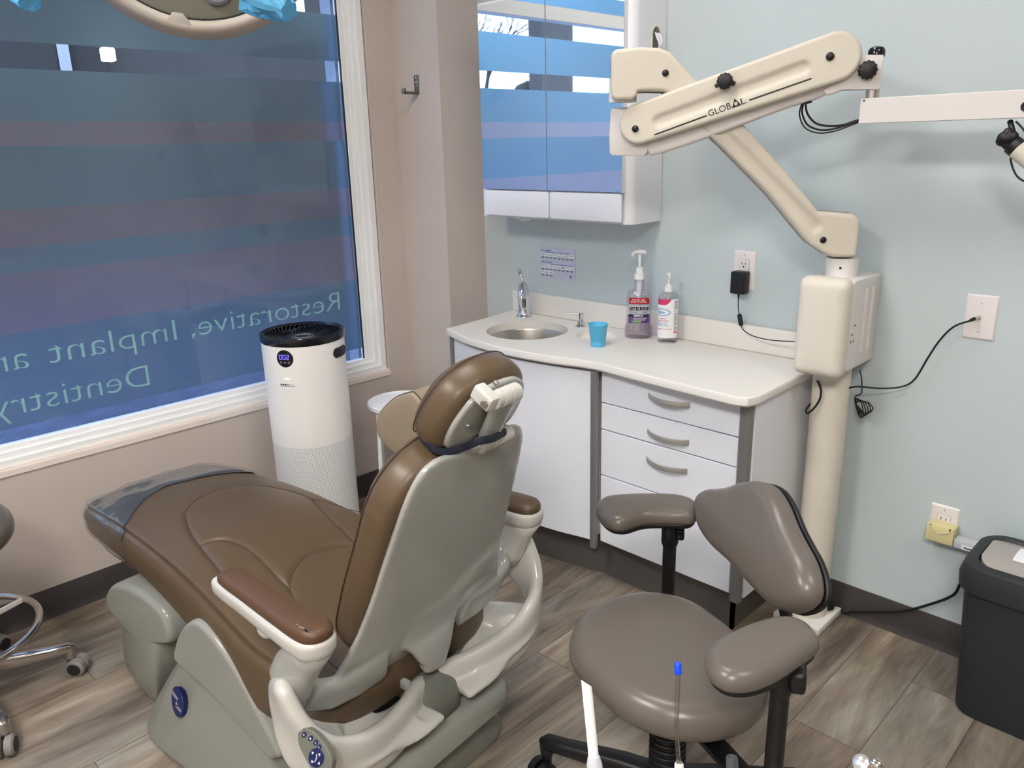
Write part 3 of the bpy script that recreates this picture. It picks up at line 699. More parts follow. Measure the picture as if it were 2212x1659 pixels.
def wrapL(a, b_, n):   # label wrap on the bottle front; a in metres from the centre line, b_ height
    th = a/RA; ex = 0.72
    s_ = math.sin(th); c2 = math.cos(th)
    return Vector((lx, ly, CT+b_))+fa*((RA*0.97+0.0008+n)*math.copysign(abs(s_)**ex if abs(s_) > 1e-6 else 0, s_))-fb*((RB*0.97+0.0008+n)*abs(c2)**ex)
def patch(name, a0, a1, b0, b1, m, par, wrap, off=0.0, n=14, shape=None):
    vs = []; fs = []
    for j in range(2):
        for i in range(n+1):
            a = a0+(a1-a0)*i/n; bb = (b0, b1)[j]
            if shape: bb = shape(i/float(n), j)
            vs.append(wrap(a, bb, off))
    for i in range(n): fs.append((i, i+1, n+2+i, n+1+i))
    return MB().add(vs, fs).build(name, m, par)
LA = 0.036
lab = patch('label', -LA, LA, 0.056, 0.118, M_lgray, t, wrapL)
patch('red_banner', -LA, LA, 0.123, 0.143, M_red, lab, wrapL, shape=lambda u, j: (0.122 if j == 0 else (0.144 if u < 0.85 else 0.144-(u-0.85)*0.05)))
patch('purple_field', -LA, LA, 0.056, 0.081, M_purple, lab, wrapL, 0.0003)
patch('dark_band', -LA, LA, 0.0775, 0.0865, M_dkp, lab, wrapL, 0.0006)
text('lettering', 'LISTERINE', None, -0.033, 0.1005, 0.065, 0.0125, M_blackg, lab, th=0.0004, bold=0.03, wrapf=lambda a, b_, n: wrapL(a, b_, n+0.0004))
text('lettering', 'TOTAL CARE', None, -0.030, 0.0895, 0.056, 0.0080, M_purple, lab, th=0.0004, wrapf=lambda a, b_, n: wrapL(a, b_, n+0.0004))
text('lettering', 'ZERO', None, -0.013, 0.0793, 0.022, 0.0062, M_white, lab, th=0.0004, bold=0.03, wrapf=lambda a, b_, n: wrapL(a, b_, n+0.001))
text('lettering', 'VALUE SIZE', None, -0.020, 0.1345, 0.035, 0.0045, M_white, lab, th=0.0004, bold=0.02, wrapf=lambda a, b_, n: wrapL(a, b_, n+0.0004))
text('lettering', 'ECONO FORMAT', None, -0.026, 0.1275, 0.048, 0.0045, M_white, lab, th=0.0004, bold=0.02, wrapf=lambda a, b_, n: wrapL(a, b_, n+0.0004))
for k in range(3): patch('small_print', -0.014, 0.024-0.004*k, 0.0725-0.0035*k, 0.0743-0.0035*k, M_lgray, lab, wrapL, 0.0009)
patch('small_print', -0.018, 0.004, 0.0585, 0.0635, M_green, lab, wrapL, 0.0009)
MB().add([wrapL(-0.0235+0.0065*math.cos(2*PI*k/20), 0.0695+0.0068*math.sin(2*PI*k/20), 0.0009) for k in range(20)], [tuple(range(20))]).build('round_seal', M_lgray, lab)
MB().add([wrapL(-0.0235+0.0055*math.cos(2*PI*k/20), 0.0695+0.0058*math.sin(2*PI*k/20), 0.0012) for k in range(20)], [tuple(range(20))]).build('round_seal', M_purple, lab)

# ------------------------------------------------------------------ hand sanitizer
hx, hy = 1.243, -0.076
t = thing('sanitizer_bottle', 'slimmer clear pump bottle of hand sanitizer with white label', 'bottle', (hx, hy, CT))
def oring2(ra, rb, z, n=40, ex=0.85):
    o = []
    for k in range(n):
        c_, s_ = math.cos(2*PI*k/n), math.sin(2*PI*k/n)
        o.append(Vector((hx, hy, CT+z))+fa*(ra*math.copysign(abs(c_)**ex, c_))+fb*(rb*math.copysign(abs(s_)**ex, s_)))
    return o
RS = 0.0330
b = MB(); b.loft([oring2(RS*k, RS*k*0.85, z) for k, z in ((0.92, 0), (1.0, 0.004), (1.0, 0.15), (0.97, 0.160), (0.80, 0.168), (0.5, 0.171), (0.38, 0.172))])
b.build('bottle_body', M_bottle, t, auto=50)
c = Vector((hx, hy, CT))
b = MB().turn(c+Vector((0, 0, 0.172)), c+Vector((0, 0, 0.190)), [(0, 0.0150), (0.05, 0.0158), (0.9, 0.0152), (1, 0.012)]).cyl(c+Vector((0, 0, 0.19)), c+Vector((0, 0, 0.197)), 0.011, 0.009, 20).cyl(c+Vector((0, 0, 0.197)), c+Vector((0, 0, 0.222)), 0.004, 0.0045, 12)
b.tube([c+Vector((0, 0, 0.226))+fb*d+Vector((0, 0, z)) for d, z in ((0.012, -0.001), (0.005, 0.003), (-0.005, 0.004), (-0.018, 0.002), (-0.03, -0.004))], 0.008, n=14, rad=[(0.006, 0.004), (0.0095, 0.006), (0.0095, 0.006), (0.006, 0.005), (0.004, 0.004)])
b.cyl(c+Vector((0, 0, 0.02)), c+Vector((0, 0, 0.172)), 0.003, 0.003, 10)
b.build('pump', M_white, t)
def wrapS(a, b_, n):
    th = a/RS; s_ = math.sin(th); c_ = math.cos(th); ex = 0.85
    return Vector((hx, hy, CT+b_))+fa*((RS+0.0008+n)*math.copysign(abs(s_)**ex, s_))-fb*((RS*0.85+0.0008+n)*abs(c_)**ex)
lab = patch('label', -0.047, 0.047, 0.018, 0.150, M_label, t, wrapS)
patch('pink_banner', -0.047, 0.006, 0.13, 0.15, M_pink, lab, wrapS, 0.0004, shape=lambda u, j: 0.1505 if j else 0.131+max(0, (u-0.7))**2*0.2)
lp = [(-0.023+0.028*math.cos(2*PI*k/36), 0.106+0.013*math.sin(2*PI*k/36)) for k in range(36)]
li = [(-0.023+0.0255*math.cos(2*PI*k/36), 0.106+0.0108*math.sin(2*PI*k/36)) for k in range(36)]
MB().add([wrapS(a, b_, 0.0005) for a, b_ in lp+li], [(k, (k+1) % 36, 36+(k+1) % 36, 36+k) for k in range(36)]).build('logo_oval', M_lblue, lab)
text('lettering', 'flora', None, -0.037, 0.1015, 0.027, 0.0105, M_lblue, lab, th=0.0004, bold=0.02, wrapf=lambda a, b_, n: wrapS(a, b_, n+0.0006))
for s_, a, z, wd, h_, m_ in (('HAND', -0.027, 0.0825, 0.020, 0.0050, M_pink), ('SANITIZER', -0.040, 0.0745, 0.041, 0.0052, M_pink), ('DÉSINFECTANT', -0.040, 0.0660, 0.038, 0.0042, M_lblue), ('POUR LES MAINS', -0.040, 0.0595, 0.041, 0.0038, M_lblue), ('WITH ALOE - AVEC ALOÈS', -0.040, 0.0475, 0.050, 0.0035, M_pink)):
    text('lettering', s_, None, a, z, wd, h_, m_, lab, th=0.0003, wrapf=lambda a, b_, n: wrapS(a, b_, n+0.0006))
for k in range(22):
    if k in (6, 8): continue
    patch('small_print', 0.017, 0.036-(0.006 if k % 4 == 3 else 0)-(0.009 if k in (7, 18) else 0), 0.142-0.0047*k, 0.1438-0.0047*k, M_grayp, lab, wrapS, 0.0005, n=6)
patch('drug_facts_box', 0.017, 0.032, 0.035, 0.0405, M_pink, lab, wrapS, 0.0006, n=6)

# ------------------------------------------------------------------ mirrored wall cabinet
CX0, CX1, CYF, CZ0, CZ1 = 0.455, 1.152, -0.171, 1.203, 1.943
wc = thing('wall_cabinet', 'white wall cabinet with two mirrored doors above the sink', 'cabinet', (0.8, -0.08, CZ0))
r = 0.028
lp = [(CX0, -0.002), (CX0, CYF+0.004), (CX0+0.004, CYF)]+[(CX1-r+r*math.sin(PI/2*k/8), CYF+r-r*math.cos(PI/2*k/8)) for k in range(9)]+[(CX1, -0.002)]
b = MB(); b.loft([[(p[0], p[1]+(0.004 if 0.48 < p[0] < 1.11 and p[1] < -0.1 else 0), z) for p in lp] for z in (CZ0-0.004, CZ1)])
b.build('carcass', M_lam, wc, auto=45)
for x0, x1 in ((0.481, 0.8025), (0.8065, 1.127)):
    d = MB().box((x0, CYF-0.017, 1.303), (x1, CYF+0.001, CZ1-0.01)).build('door', M_lam, wc, smooth=False)
    MB().box((x0, CYF-0.021, 1.303), (x1, CYF-0.017, CZ1-0.01)).build('mirror', M_mirror, d, smooth=False)
for x0, x1 in ((0.487, 0.810), (0.815, 1.127)):
    F = Fr((0, CYF-0.012, 0), (1, 0, 0), (0, 0, 1), (0, -1, 0))
    MB().prism(rrect(x0, 1.207, x1, 1.298, 0.008), F, 0.0, 0.009, bev=0.002).build('tray_flap', M_lam, wc)
# tissue slot in the side
sl = at(1416, 88, x=CX1)
F = Fr((CX1, sl.y, sl.z-0.008), (0, 1, 0), (0, 0, 1), (1, 0, 0))
co = capsule((0, -0.028), (0, 0.028), 0.0235, 0.0235); ci = capsule((0, -0.028), (0, 0.028), 0.0195, 0.0195)
n = len(co); b = MB()
b.loft([[F(p[0], p[1], q) for p in lp_] for lp_, q in ((co, 0.0), (co, 0.0035), (sc(co, 0.95), 0.0045), (ci, 0.0035), (ci, -0.0))], cap=False)
sr = b.build('slot_rim', M_cream, wc)
MB().add([F(p[0], p[1], 0.0006) for p in ci], [tuple(range(n))]).build('slot_opening', M_olive, wc)
b = MB(); vs = []; fs = []
for j in range(7):
    for i in range(5):
        vs.append(F(-0.012+0.024*i/4+0.006*j/6, -0.04+0.012*j, 0.003+0.014*math.sin(j*0.55)+0.003*math.sin(i*2.3+j)))
for j in range(6):
    for i in range(4): fs.append((j*5+i, j*5+i+1, j*5+i+6, j*5+i+5))
b.add(vs, fs); o = b.build('tissue', M_paper); tag(o, 'white tissue poking from the oval slot of the wall cabinet', 'tissue')
# paper towel hanging below
b = MB(); vs = []; fs = []
a0 = at(1103, 470, y=-0.10); a1 = at(1168, 474, y=-0.10)
for j in range(6):
    for i in range(11):
        u = i/10.0; x = a0.x+(a1.x-a0.x)*(0.5+(u-0.5)*(1-0.07*j)); dz = 0.026*(j/5.0)*math.sin(PI*min(1, max(0, u)))**0.35
        vs.append((x, -0.10-0.02*math.sin(j*0.5), CZ0+0.004-dz-0.002*math.sin(i*1.7)*(j/5.0)))
for j in range(5):
    for i in range(10): fs.append((j*11+i, j*11+i+1, j*11+i+12, j*11+i+11))
b.add(vs, fs); o = b.build('paper_towel', M_paper); tag(o, 'paper towel end hanging below the wall cabinet', 'paper towel')

# ------------------------------------------------------------------ handwashing notice
px0, px1, pz0, pz1 = 0.592, 0.773, 0.952, 1.074
po = thing('instruction_card', 'grey laminated handwashing instruction card on the wall above the faucet', 'sign', ((px0+px1)/2, -0.001, pz0))
F = Fr((px0, -0.0005, pz0), (1, 0, 0), (0, 0, 1), (0, -1, 0)); W_, H_ = px1-px0, pz1-pz0
MB().prism(rrect(0, 0, W_, H_, 0.004), F, 0, 0.0014).build('card', M_posterbg, po)
text('lettering', 'How to handrub', F.__class__(F.o+F.n*0.0015, F.a, F.b), 0.005, H_-0.0155, 0.052, 0.0065, M_posterblue, po, th=0.0002, bold=0.02)
text('lettering', 'How to handwash', F.__class__(F.o+F.n*0.0015, F.a, F.b), 0.005, H_-0.0605, 0.058, 0.0065, M_posterblue, po, th=0.0002, bold=0.02)
MB().prism([(0.026, H_-0.0205), (0.150, H_-0.0205), (0.150, H_-0.0185), (0.026, H_-0.0185)], F, 0.0014, 0.0018).prism([(0.048, H_-0.0655), (0.170, H_-0.0655), (0.170, H_-0.0635), (0.048, H_-0.0635)], F, 0.0014, 0.0018).build('rule', M_posterblue, po, smooth=False)
bw, bi, bt = MB(), MB(), MB(); rnd = random.Random(2)
for row, cnt in ((0, 8), (1, 8), (2, 3)):
    for k in range(cnt):
        x = 0.006+0.0213*k; z = H_-(0.036, 0.081, 0.105)[row]
        bw.prism(rrect(x, z, x+0.0165, z+0.0135, 0.0015), F, 0.0014, 0.0017)
        pts = [F(x+0.003+0.0025*q, z+0.005+rnd.uniform(-0.003, 0.006), 0.0019) for q in range(5)]
        bi.tube(crv(pts, 3, False), 0.0009, n=5); 
        for q in range(3): bt.prism([(x+0.001+q*0.001, z-0.0035-0.0022*q), (x+0.0155-q*0.001, z-0.0035-0.0022*q), (x+0.0155-q*0.001, z-0.002-0.0022*q), (x+0.001+q*0.001, z-0.002-0.0022*q)], F, 0.0014, 0.0017)
bw.build('pictogram_field', M_label, po, smooth=False); bi.build('hand_drawing', M_posterink, po); bt.build('caption_line', M_posterink, po, smooth=False)
MB().prism([(0.154, 0.012), (0.158, 0.010), (0.162, 0.012), (0.1625, 0.017), (0.158, 0.024), (0.1535, 0.017)], F, 0.0014, 0.0018).build('drop_symbol', M_posterink, po)

# ------------------------------------------------------------------ coat hook
M_hook = mat('hook_metal', (120, 116, 112), 0.35, metal=0.8)
t = thing('coat_hook', 'brushed metal coat hook on the corner wall beside the window', 'hook', (0.147, -0.21, 1.66))
hp0 = at(903, 162, y=-0.21); hp1 = at(897, 204, y=-0.21)
MB().box((0.130, -0.215, hp1.z), (0.154, -0.2095, hp0.z), bev=0.001).build('wall_plate', M_hook, t)
he = at(873, 196, x=0.142)
MB().box((0.132, he.y-0.004, hp1.z-0.001), (0.152, -0.215, hp1.z+0.009), bev=0.0012).box((0.132, he.y-0.006, hp1.z), (0.152, he.y+0.002, hp1.z+0.020), bev=0.0012).build('hook_arm', M_hook, t)
for z in (hp0.z-0.010, hp0.z-0.026): MB().sphere((0.142, -0.2155, z), 0.0035, (1, 0.5, 1)).build('screw', M_chrome, t)
# ------------------------------------------------------------------ microscope column and arms
t = ma_ = thing('microscope_stand', 'cream jointed microscope arm on a wall column beside the counter', 'microscope arm', (1.828, -0.10, 0))
BX0, BX1, BY = 1.762, 1.898, -0.231
# column
pb = at(1765, 1330, z=0.02)
b = MB(); b.turn((1.822, -0.095, 0.02), (1.822, -0.095, 0.86), [(0, 0.052), (1, 0.052)], 40); b.build('column', M_cream2, t)
MB().box((1.745, -0.185, 0.0), (1.893, -0.018, 0.022), bev=0.003).build('floor_plate', M_whitem, t)
MB().turn((1.868, -0.055, 0.022), (1.868, -0.055, 0.040), [(0, 0.006), (0.3, 0.006), (0.35, 0.014), (0.6, 0.0155), (0.9, 0.014), (1, 0.011)], 14).build('levelling_knob', M_black, t)
# housing on the wall
hb = MB(); F = Fr((0, 0, 0), (0, 1, 0), (0, 0, 1), (1, 0, 0))
hb.prism(rrect(-0.195, 0.842, -0.004, 1.092, 0.012), F, BX0+0.004, BX1, bev=0.004)
ho = hb.build('housing', M_wenam, t)
F = Fr(((BX0+BX1)/2, -0.195, 0), (1, 0, 0), (0, 0, 1), (0, -1, 0)); hw = (BX1-BX0)/2
MB().pad(dense(rrect(-hw, 0.826, hw, 1.100, 0.022), 0.01), F, 0.0, 0.046, 0.026, spine=[(0, 0.90), (0, 1.03)], dome=0.006, rb=0.003).build('front_pad', M_cream2, t)
for y0 in (-0.105, -0.062):
    a = MB(); R = 0.0065
    a.tube([(BX1-0.0015, y0, 0.885), (BX1-0.0015, y0, 1.055)], R, n=12, up=(1, 0, 0)); a.sphere((BX1-0.0015, y0, 0.885), R, u=12, v=8).sphere((BX1-0.0015, y0, 1.055), R, u=12, v=8)
    a.build('stiffening_rib', M_wenam, ho)
for y0, z0 in ((-0.178, 0.945), (-0.163, 0.968), (-0.181, 0.925), (-0.165, 0.925)): MB().sphere((BX1+0.0005, y0, z0), 0.0028, (0.5, 1, 1), 10, 8).build('screw_hole', M_dark, ho)
# pivot on the housing
AX, AY = 1.828, -0.116
MB().turn((AX, AY, 1.088), (AX, AY, 1.142), [(0, 0.046), (0.1, 0.0425), (1, 0.0425)], 40).build('pivot_collar', M_wenam, t)
MB().sphere((AX+0.013, AY-0.041, 1.118), 0.0035, u=10, v=8).build('set_screw', M_dark, t)
EX, EY = 1.355, -0.495
dA = Vector((AX-EX, AY-EY, 0)).normalized(); nA = Vector((dA.y, -dA.x, 0))            # nA toward the camera
HT = 0.046
PA = (Vector((AX, AY, 0))+nA*HT, nA)
FA = Fr((EX+nA.x*HT, EY+nA.y*HT, 0), dA, (0, 0, 1), nA)
def tr(pts, pl, Fx): return [Fx.inv(at(x, y, pl=pl))[:2] for x, y in pts]
low = tr([(1332, 106), (1380, 101), (1425, 103), (1448, 112), (1500, 170), (1600, 262), (1700, 372), (1768, 457), (1800, 459), (1845, 463), (1857, 474), (1856, 510), (1850, 553), (1838, 556), (1800, 556), (1783, 549), (1750, 528), (1735, 512), (1660, 420), (1560, 318), (1480, 245), (1444, 204), (1432, 198), (1400, 197), (1378, 198), (1376, 208), (1366, 216), (1330, 217), (1322, 211), (1320, 190), (1320, 120), (1324, 112)], PA, FA)
L1 = at(1400, 150, pl=PA); L2 = at(1780, 505, pl=PA)
spineA = crv([p for p in tr([(1356, 150), (1400, 146), (1440, 170), (1500, 222), (1740, 470), (1785, 505), (1822, 508)], PA, FA)], 5, False)
g1, g2 = tr([(1478, 205), (1760, 490)], PA, FA)
def groove(a, b, r, depth):
    def f(x, y):
        dx, dy = b[0]-a[0], b[1]-a[1]; q = max(0, min(1, ((x-a[0])*dx+(y-a[1])*dy)/(dx*dx+dy*dy))); d = math.hypot(x-a[0]-dx*q, y-a[1]-dy*q)
        return -depth*(1/(1+math.exp((d-r)/(r*0.16))))
    return f
lowd = dense(low, 0.006)
MB().slab(lowd, FA, -0.045, 0.004, 0.010, hf=groove(g1, g2, 0.014, 0.008)).build('lower_arm_cover', M_cream, t, auto=60)
MB().prism(low, Fr(FA.o-nA*0.049, dA, (0, 0, 1), nA), -0.043, 0.003, bev=0.006).build('lower_arm_back_cover', M_cream, t, auto=40)
def seamline(name, loop, Fx, n, off, m, par, r=0.0012):
    MB().tube([Fx(a, b, n) for a, b in loop], r, n=6, closed=True).build(name, m, par)
seamline('cover_edge_line', lowd, FA, -0.0465, 0, M_dark, t, 0.0010)
def bolt(px, py, pl, nn, par, r=0.0088):
    p = at(px, py, pl=pl)
    MB().turn(p+nn*0.001, p+nn*0.0075, [(0, r*1.5), (0.2, r*1.45), (0.25, r*1.12), (0.3, r*1.12)], 28).build('bolt_washer', M_cream, par)
    MB().turn(p+nn*0.002, p+nn*0.0095, [(0, r), (0.6, r), (0.85, r*0.8), (1, r*0.3)], 24).build('bolt_cap', M_black, par)
bolt(1437, 158, PA, nA, t, 0.0085); bolt(1777, 518, PA, nA, t, 0.0085)
# elbow joint
MB().turn((EX, EY, 1.560), (EX, EY, 1.62), [(0, 0.037), (1, 0.037)], 36).build('elbow_pivot', M_wenam, t)
# upper (spring) arm plane
LB = Vector((1.401, -0.497, 1.492)); RB_ = Vector((1.826, -0.302, 1.644))
dB = Vector((RB_.x-LB.x, RB_.y-LB.y, 0)).normalized(); nB = Vector((dB.y, -dB.x, 0)); PB = (LB, nB); FB = Fr((LB.x, LB.y, 0), dB, (0, 0, 1), nB)
cB = Vector((LB.x, LB.y, 0))-nB*0.045
# elbow block under the joint, wraps the arm end
blk = tr([(1322, 234), (1350, 232), (1385, 232), (1400, 245), (1400, 325), (1392, 337), (1322, 336), (1317, 330), (1316, 300), (1319, 240)], (PB[0]-nB*0.030, nB), FB)
MB().prism(blk, Fr(FB.o-nB*0.030, dB, (0, 0, 1), nB), -0.05, 0.004, bev=0.004).build('elbow_block', M_wenam, t, auto=40)
c1 = FB.inv(at(1379, 268, pl=PB)); c2 = FB.inv(at(1806, 122, pl=PB))
# white inner beam (behind and a little below the cover)
bm_ = tr([(1372, 300), (1400, 337), (1420, 333), (1500, 307), (1700, 232), (1760, 214), (1780, 205), (1840, 160), (1864, 120), (1860, 90), (1835, 70), (1800, 80), (1600, 150)], PB, FB)
MB().prism(bm_, Fr(FB.o, dB, (0, 0, 1), nB), -0.078, -0.028, bev=0.008, seg=3).build('beam', M_wenam, t, auto=50)
cap = dense(capsule(c1[:2], c2[:2], 0.0515, 0.0575, 24), 0.006)
ga = FB.inv(at(1437, 256, pl=PB))[:2]; gb = FB.inv(at(1735, 147, pl=PB))[:2]
ga = FB.inv(at(1424, 262, pl=PB))[:2]
cov = MB().slab(cap, FB, -0.030, 0.002, 0.009, hf=groove(ga, gb, 0.0135, 0.0075), step=0.005).build('upper_arm_cover', M_cream, t, auto=60)
MB().prism(capsule(c1[:2], c2[:2], 0.0519, 0.0579, 24), FB, -0.031, -0.029).build('cover_edge_line', M_dark, t)  # dark rim stands in for the faint shadow between cover and beam
MB().pad(cap, Fr(FB.o-nB*0.078, dB*-1, (0, 0, 1), nB*-1) if False else FB, -0.092, -0.076, 0.006, spine=[c1[:2], c2[:2]], rb=0.006).build('upper_arm_back_cover', M_cream, t, auto=60)
bolt(1373, 278, PB, nB, t, 0.0088); bolt(1793, 122, PB, nB, t, 0.0095)
# printed line and lettering
def stripe(xa, ya, xb, yb):
    a = Vector(FB.inv(at(xa, ya, pl=PB))[:2]); c = Vector(FB.inv(at(xb, yb, pl=PB))[:2])
    MB().prism(capsule(a[:], c[:], 0.0018, 0.0018, 6), FB, 0.001, 0.0026).build('printed_line', M_black, cov, smooth=False)
stripe(1415, 291, 1526, 250); stripe(1620, 216, 1752, 170)
ta = at(1532, 252, pl=PB); tb = at(1614, 222, pl=PB); du = (tb-ta).normalized(); FT2 = Fr(ta+nB*0.0023, du, nB.cross(du), nB)
wG = (tb-ta).length
text('lettering', 'GLOB', FT2, 0, 0, wG*0.60, 0.0165, M_black, cov, th=0.0004, bold=-0.004)
text('lettering', 'L', FT2, wG*0.86, 0, wG*0.14, 0.0165, M_black, cov, th=0.0004, bold=-0.004)
MB().prism([(wG*0.61, 0), (wG*0.85, 0), (wG*0.73, 0.021)], FT2, 0, 0.0005).build('triangle_mark', M_black, cov, smooth=False)
MB().prism(ell(wG*0.73, 0.0075, wG*0.045, 0.0045, 20), FT2, 0.0005, 0.0009).build('triangle_mark', M_silverp, cov, smooth=False)
# curved slot with locking knob
ks = at(1567, 176, pl=PB); k0 = FB.inv(at(1545, 188, pl=PB)); k1 = FB.inv(at(1588, 182, pl=PB)); km = FB.inv(at(1567, 172, pl=PB))
MB().tube([FB(p[0], p[1], 0.0012) for p in crv([k0[:2], (km[0], km[1]-0.001), k1[:2]], 6, False)], 0.0062, n=10, ry=0.0015, up=tuple(nB)).build('slot', M_dark, cov)
def knob(name, p, nn, r, h, m, par, lobes=12, amp=0.05):
    q = nn.to_track_quat('Z', 'Y'); N = lobes*6; rings = []
    for z, k, am in ((0, 0.75, 0), (0.1, 0.9, 1), (0.2, 1, 1), (0.75, 1, 1), (0.92, 0.93, 1), (1, 0.8, 0.5), (1.0, 0.05, 0)):
        rings.append([p+q @ Vector((r*k*(1+am*amp*math.cos(lobes*2*PI*j/N))*math.cos(2*PI*j/N), r*k*(1+am*amp*math.cos(lobes*2*PI*j/N))*math.sin(2*PI*j/N), h*z)) for j in range(N)])
    return MB().loft(rings).build(name, m, par, auto=50)
knob('lock_knob', ks+nB*0.004, nB, 0.0195, 0.018, M_black, t)
# clamp block at the far end
EC = tr([(1778, 196), (1800, 176), (1850, 118), (1909, 118), (1902, 190), (1897, 193), (1820, 194), (1798, 203), (1784, 205)], (PB[0]-nB*0.02, nB), FB)
MB().prism(EC, Fr(FB.o-nB*0.02, dB, (0, 0, 1), nB), -0.045, 0.0, bev=0.003).build('clamp_block', M_wenam, t, auto=40)
pc = at(1890, 150, pl=(PB[0]-nB*0.042, nB)); 
zt_ = at(1890, 100, pl=(PB[0]-nB*0.042, nB)).z; zb_ = at(1882, 215, pl=(PB[0]-nB*0.042, nB)).z
MB().turn((pc.x, pc.y, zt_-0.004-0.020), (pc.x, pc.y, zt_), [(0, 0.0195), (0.55, 0.0195), (0.85, 0.016), (1, 0.008)], 32).build('pivot_cap', M_blackg, t)
MB().cyl((pc.x, pc.y, zb_-0.01), (pc.x, pc.y, zt_-0.02), 0.0155, n=32).build('pivot_pin', M_steel, t)
knob('clamp_knob', at(1874, 152, pl=(PB[0]-nB*0.02, nB)), nB, 0.0212, 0.022, M_black, t)
# horizontal bar running along the wall direction
by = pc.y-0.020
q0 = at(1860, 213, y=by); q1 = at(1857, 267, y=by)
MB().box((q0.x-0.001, by, q1.z), (3.35, by+0.042, q0.z), bev=0.0015).build('horizontal_arm', M_wenam, t, smooth=False)
MB().sphere((q0.x+0.008, by-0.0005, q0.z-0.005), 0.0022, (1, 0.5, 1), 10, 8).build('set_screw', M_dark, t)
p = at(2212, 230, y=by); MB().turn((p.x+0.004, by-0.004, p.z), (p.x+0.004, by+0.001, p.z), [(0, 0.009), (0.5, 0.0105), (1, 0.0105)], 20).build('bolt_cap', M_black, t)
# cable loop between the arms
gm = at(1738, 220, pl=(PB[0]-nB*0.05, nB)); 
for k, (pp, ez) in enumerate((([(1732, 224), (1727, 248), (1738, 275), (1765, 287), (1800, 284), (1840, 270), (1859, 262)], 0), ([(1735, 224), (1733, 245), (1745, 270), (1775, 281), (1810, 276), (1845, 264), (1860, 258)], 1), ([(1740, 222), (1744, 245), (1762, 266), (1790, 272), (1820, 270), (1845, 262), (1862, 258)], 2))):
    pts = []
    for i, q in enumerate(pp):
        u = i/6.0; yy = gm.y*(1-u)+(by+0.02)*u; pts.append(tuple(at(q[0], q[1], y=yy+0.004*(k-1)*math.sin(PI*u))))
    MB().tube(crv(pts, 6, False), (0.0019, 0.0024, 0.0027)[k], n=8).build('cable', M_rubber, t)
e = at(1738, 221, pl=(PB[0]-nB*0.045, nB)); MB().sphere(tuple(e), 0.02, (1, 0.5, 0.22), 20, 8).build('cable_grommet', M_black, t)
# microscope coupling at the edge of the picture
hp_ = at(2190, 285, y=by+0.02); 
h0 = at(2194, 318, y=by); h1 = at(2260, 372, y=by); dd = (h1-h0).normalized()
MB().turn(h0+dd*0.006, h0+dd*0.18, [(0, 0.021), (1, 0.023)], 32).build('coupling_tube', M_cream, t)
MB().turn(h0-dd*0.012, h0+dd*0.008, [(0, 0.016), (0.1, 0.0205), (0.9, 0.021), (1, 0.020)], 32).build('coupling_collar', M_black, t)
kp_ = at(2170, 298, y=by-0.002)
b = MB(); q = Vector((0.5, -0.75, 0.35)).normalized()
lob = [(kp_, 0.016), (at(2164, 305, y=by), 0.013), (at(2184, 296, y=by), 0.016), (at(2178, 284, y=by), 0.010), (at(2176, 314, y=by), 0.011)]
for p_, r_ in lob: b.sphere(tuple(p_), r_, (1, 0.7, 0.9), 14, 10)
o = b.build('lobed_knob', M_black, t)
rm = o.modifiers.new('r', 'REMESH'); rm.mode = 'VOXEL'; rm.voxel_size = 0.002; sm = o.modifiers.new('s', 'SMOOTH'); sm.iterations = 10; rm.use_smooth_shade = True
MB().tube([at(2182, 262, y=by+0.02), at(2188, 285, y=by+0.005), at(2196, 305, y=by)], 0.006, n=10).build('strut', M_black, t)
MB().tube(crv([tuple(at(x, y, y=by+0.015)) for x, y in ((2194, 262), (2214, 284), (2240, 330))], 6, False), 0.0022, n=8).build('cable', M_rubber, t)
MB().tube(crv([tuple(at(x, y, y=by+0.015)) for x, y in ((2184, 330), (2184, 350), (2195, 378), (2214, 392), (2240, 396))], 6, False), 0.0022, n=8).build('cable', M_rubber, t)

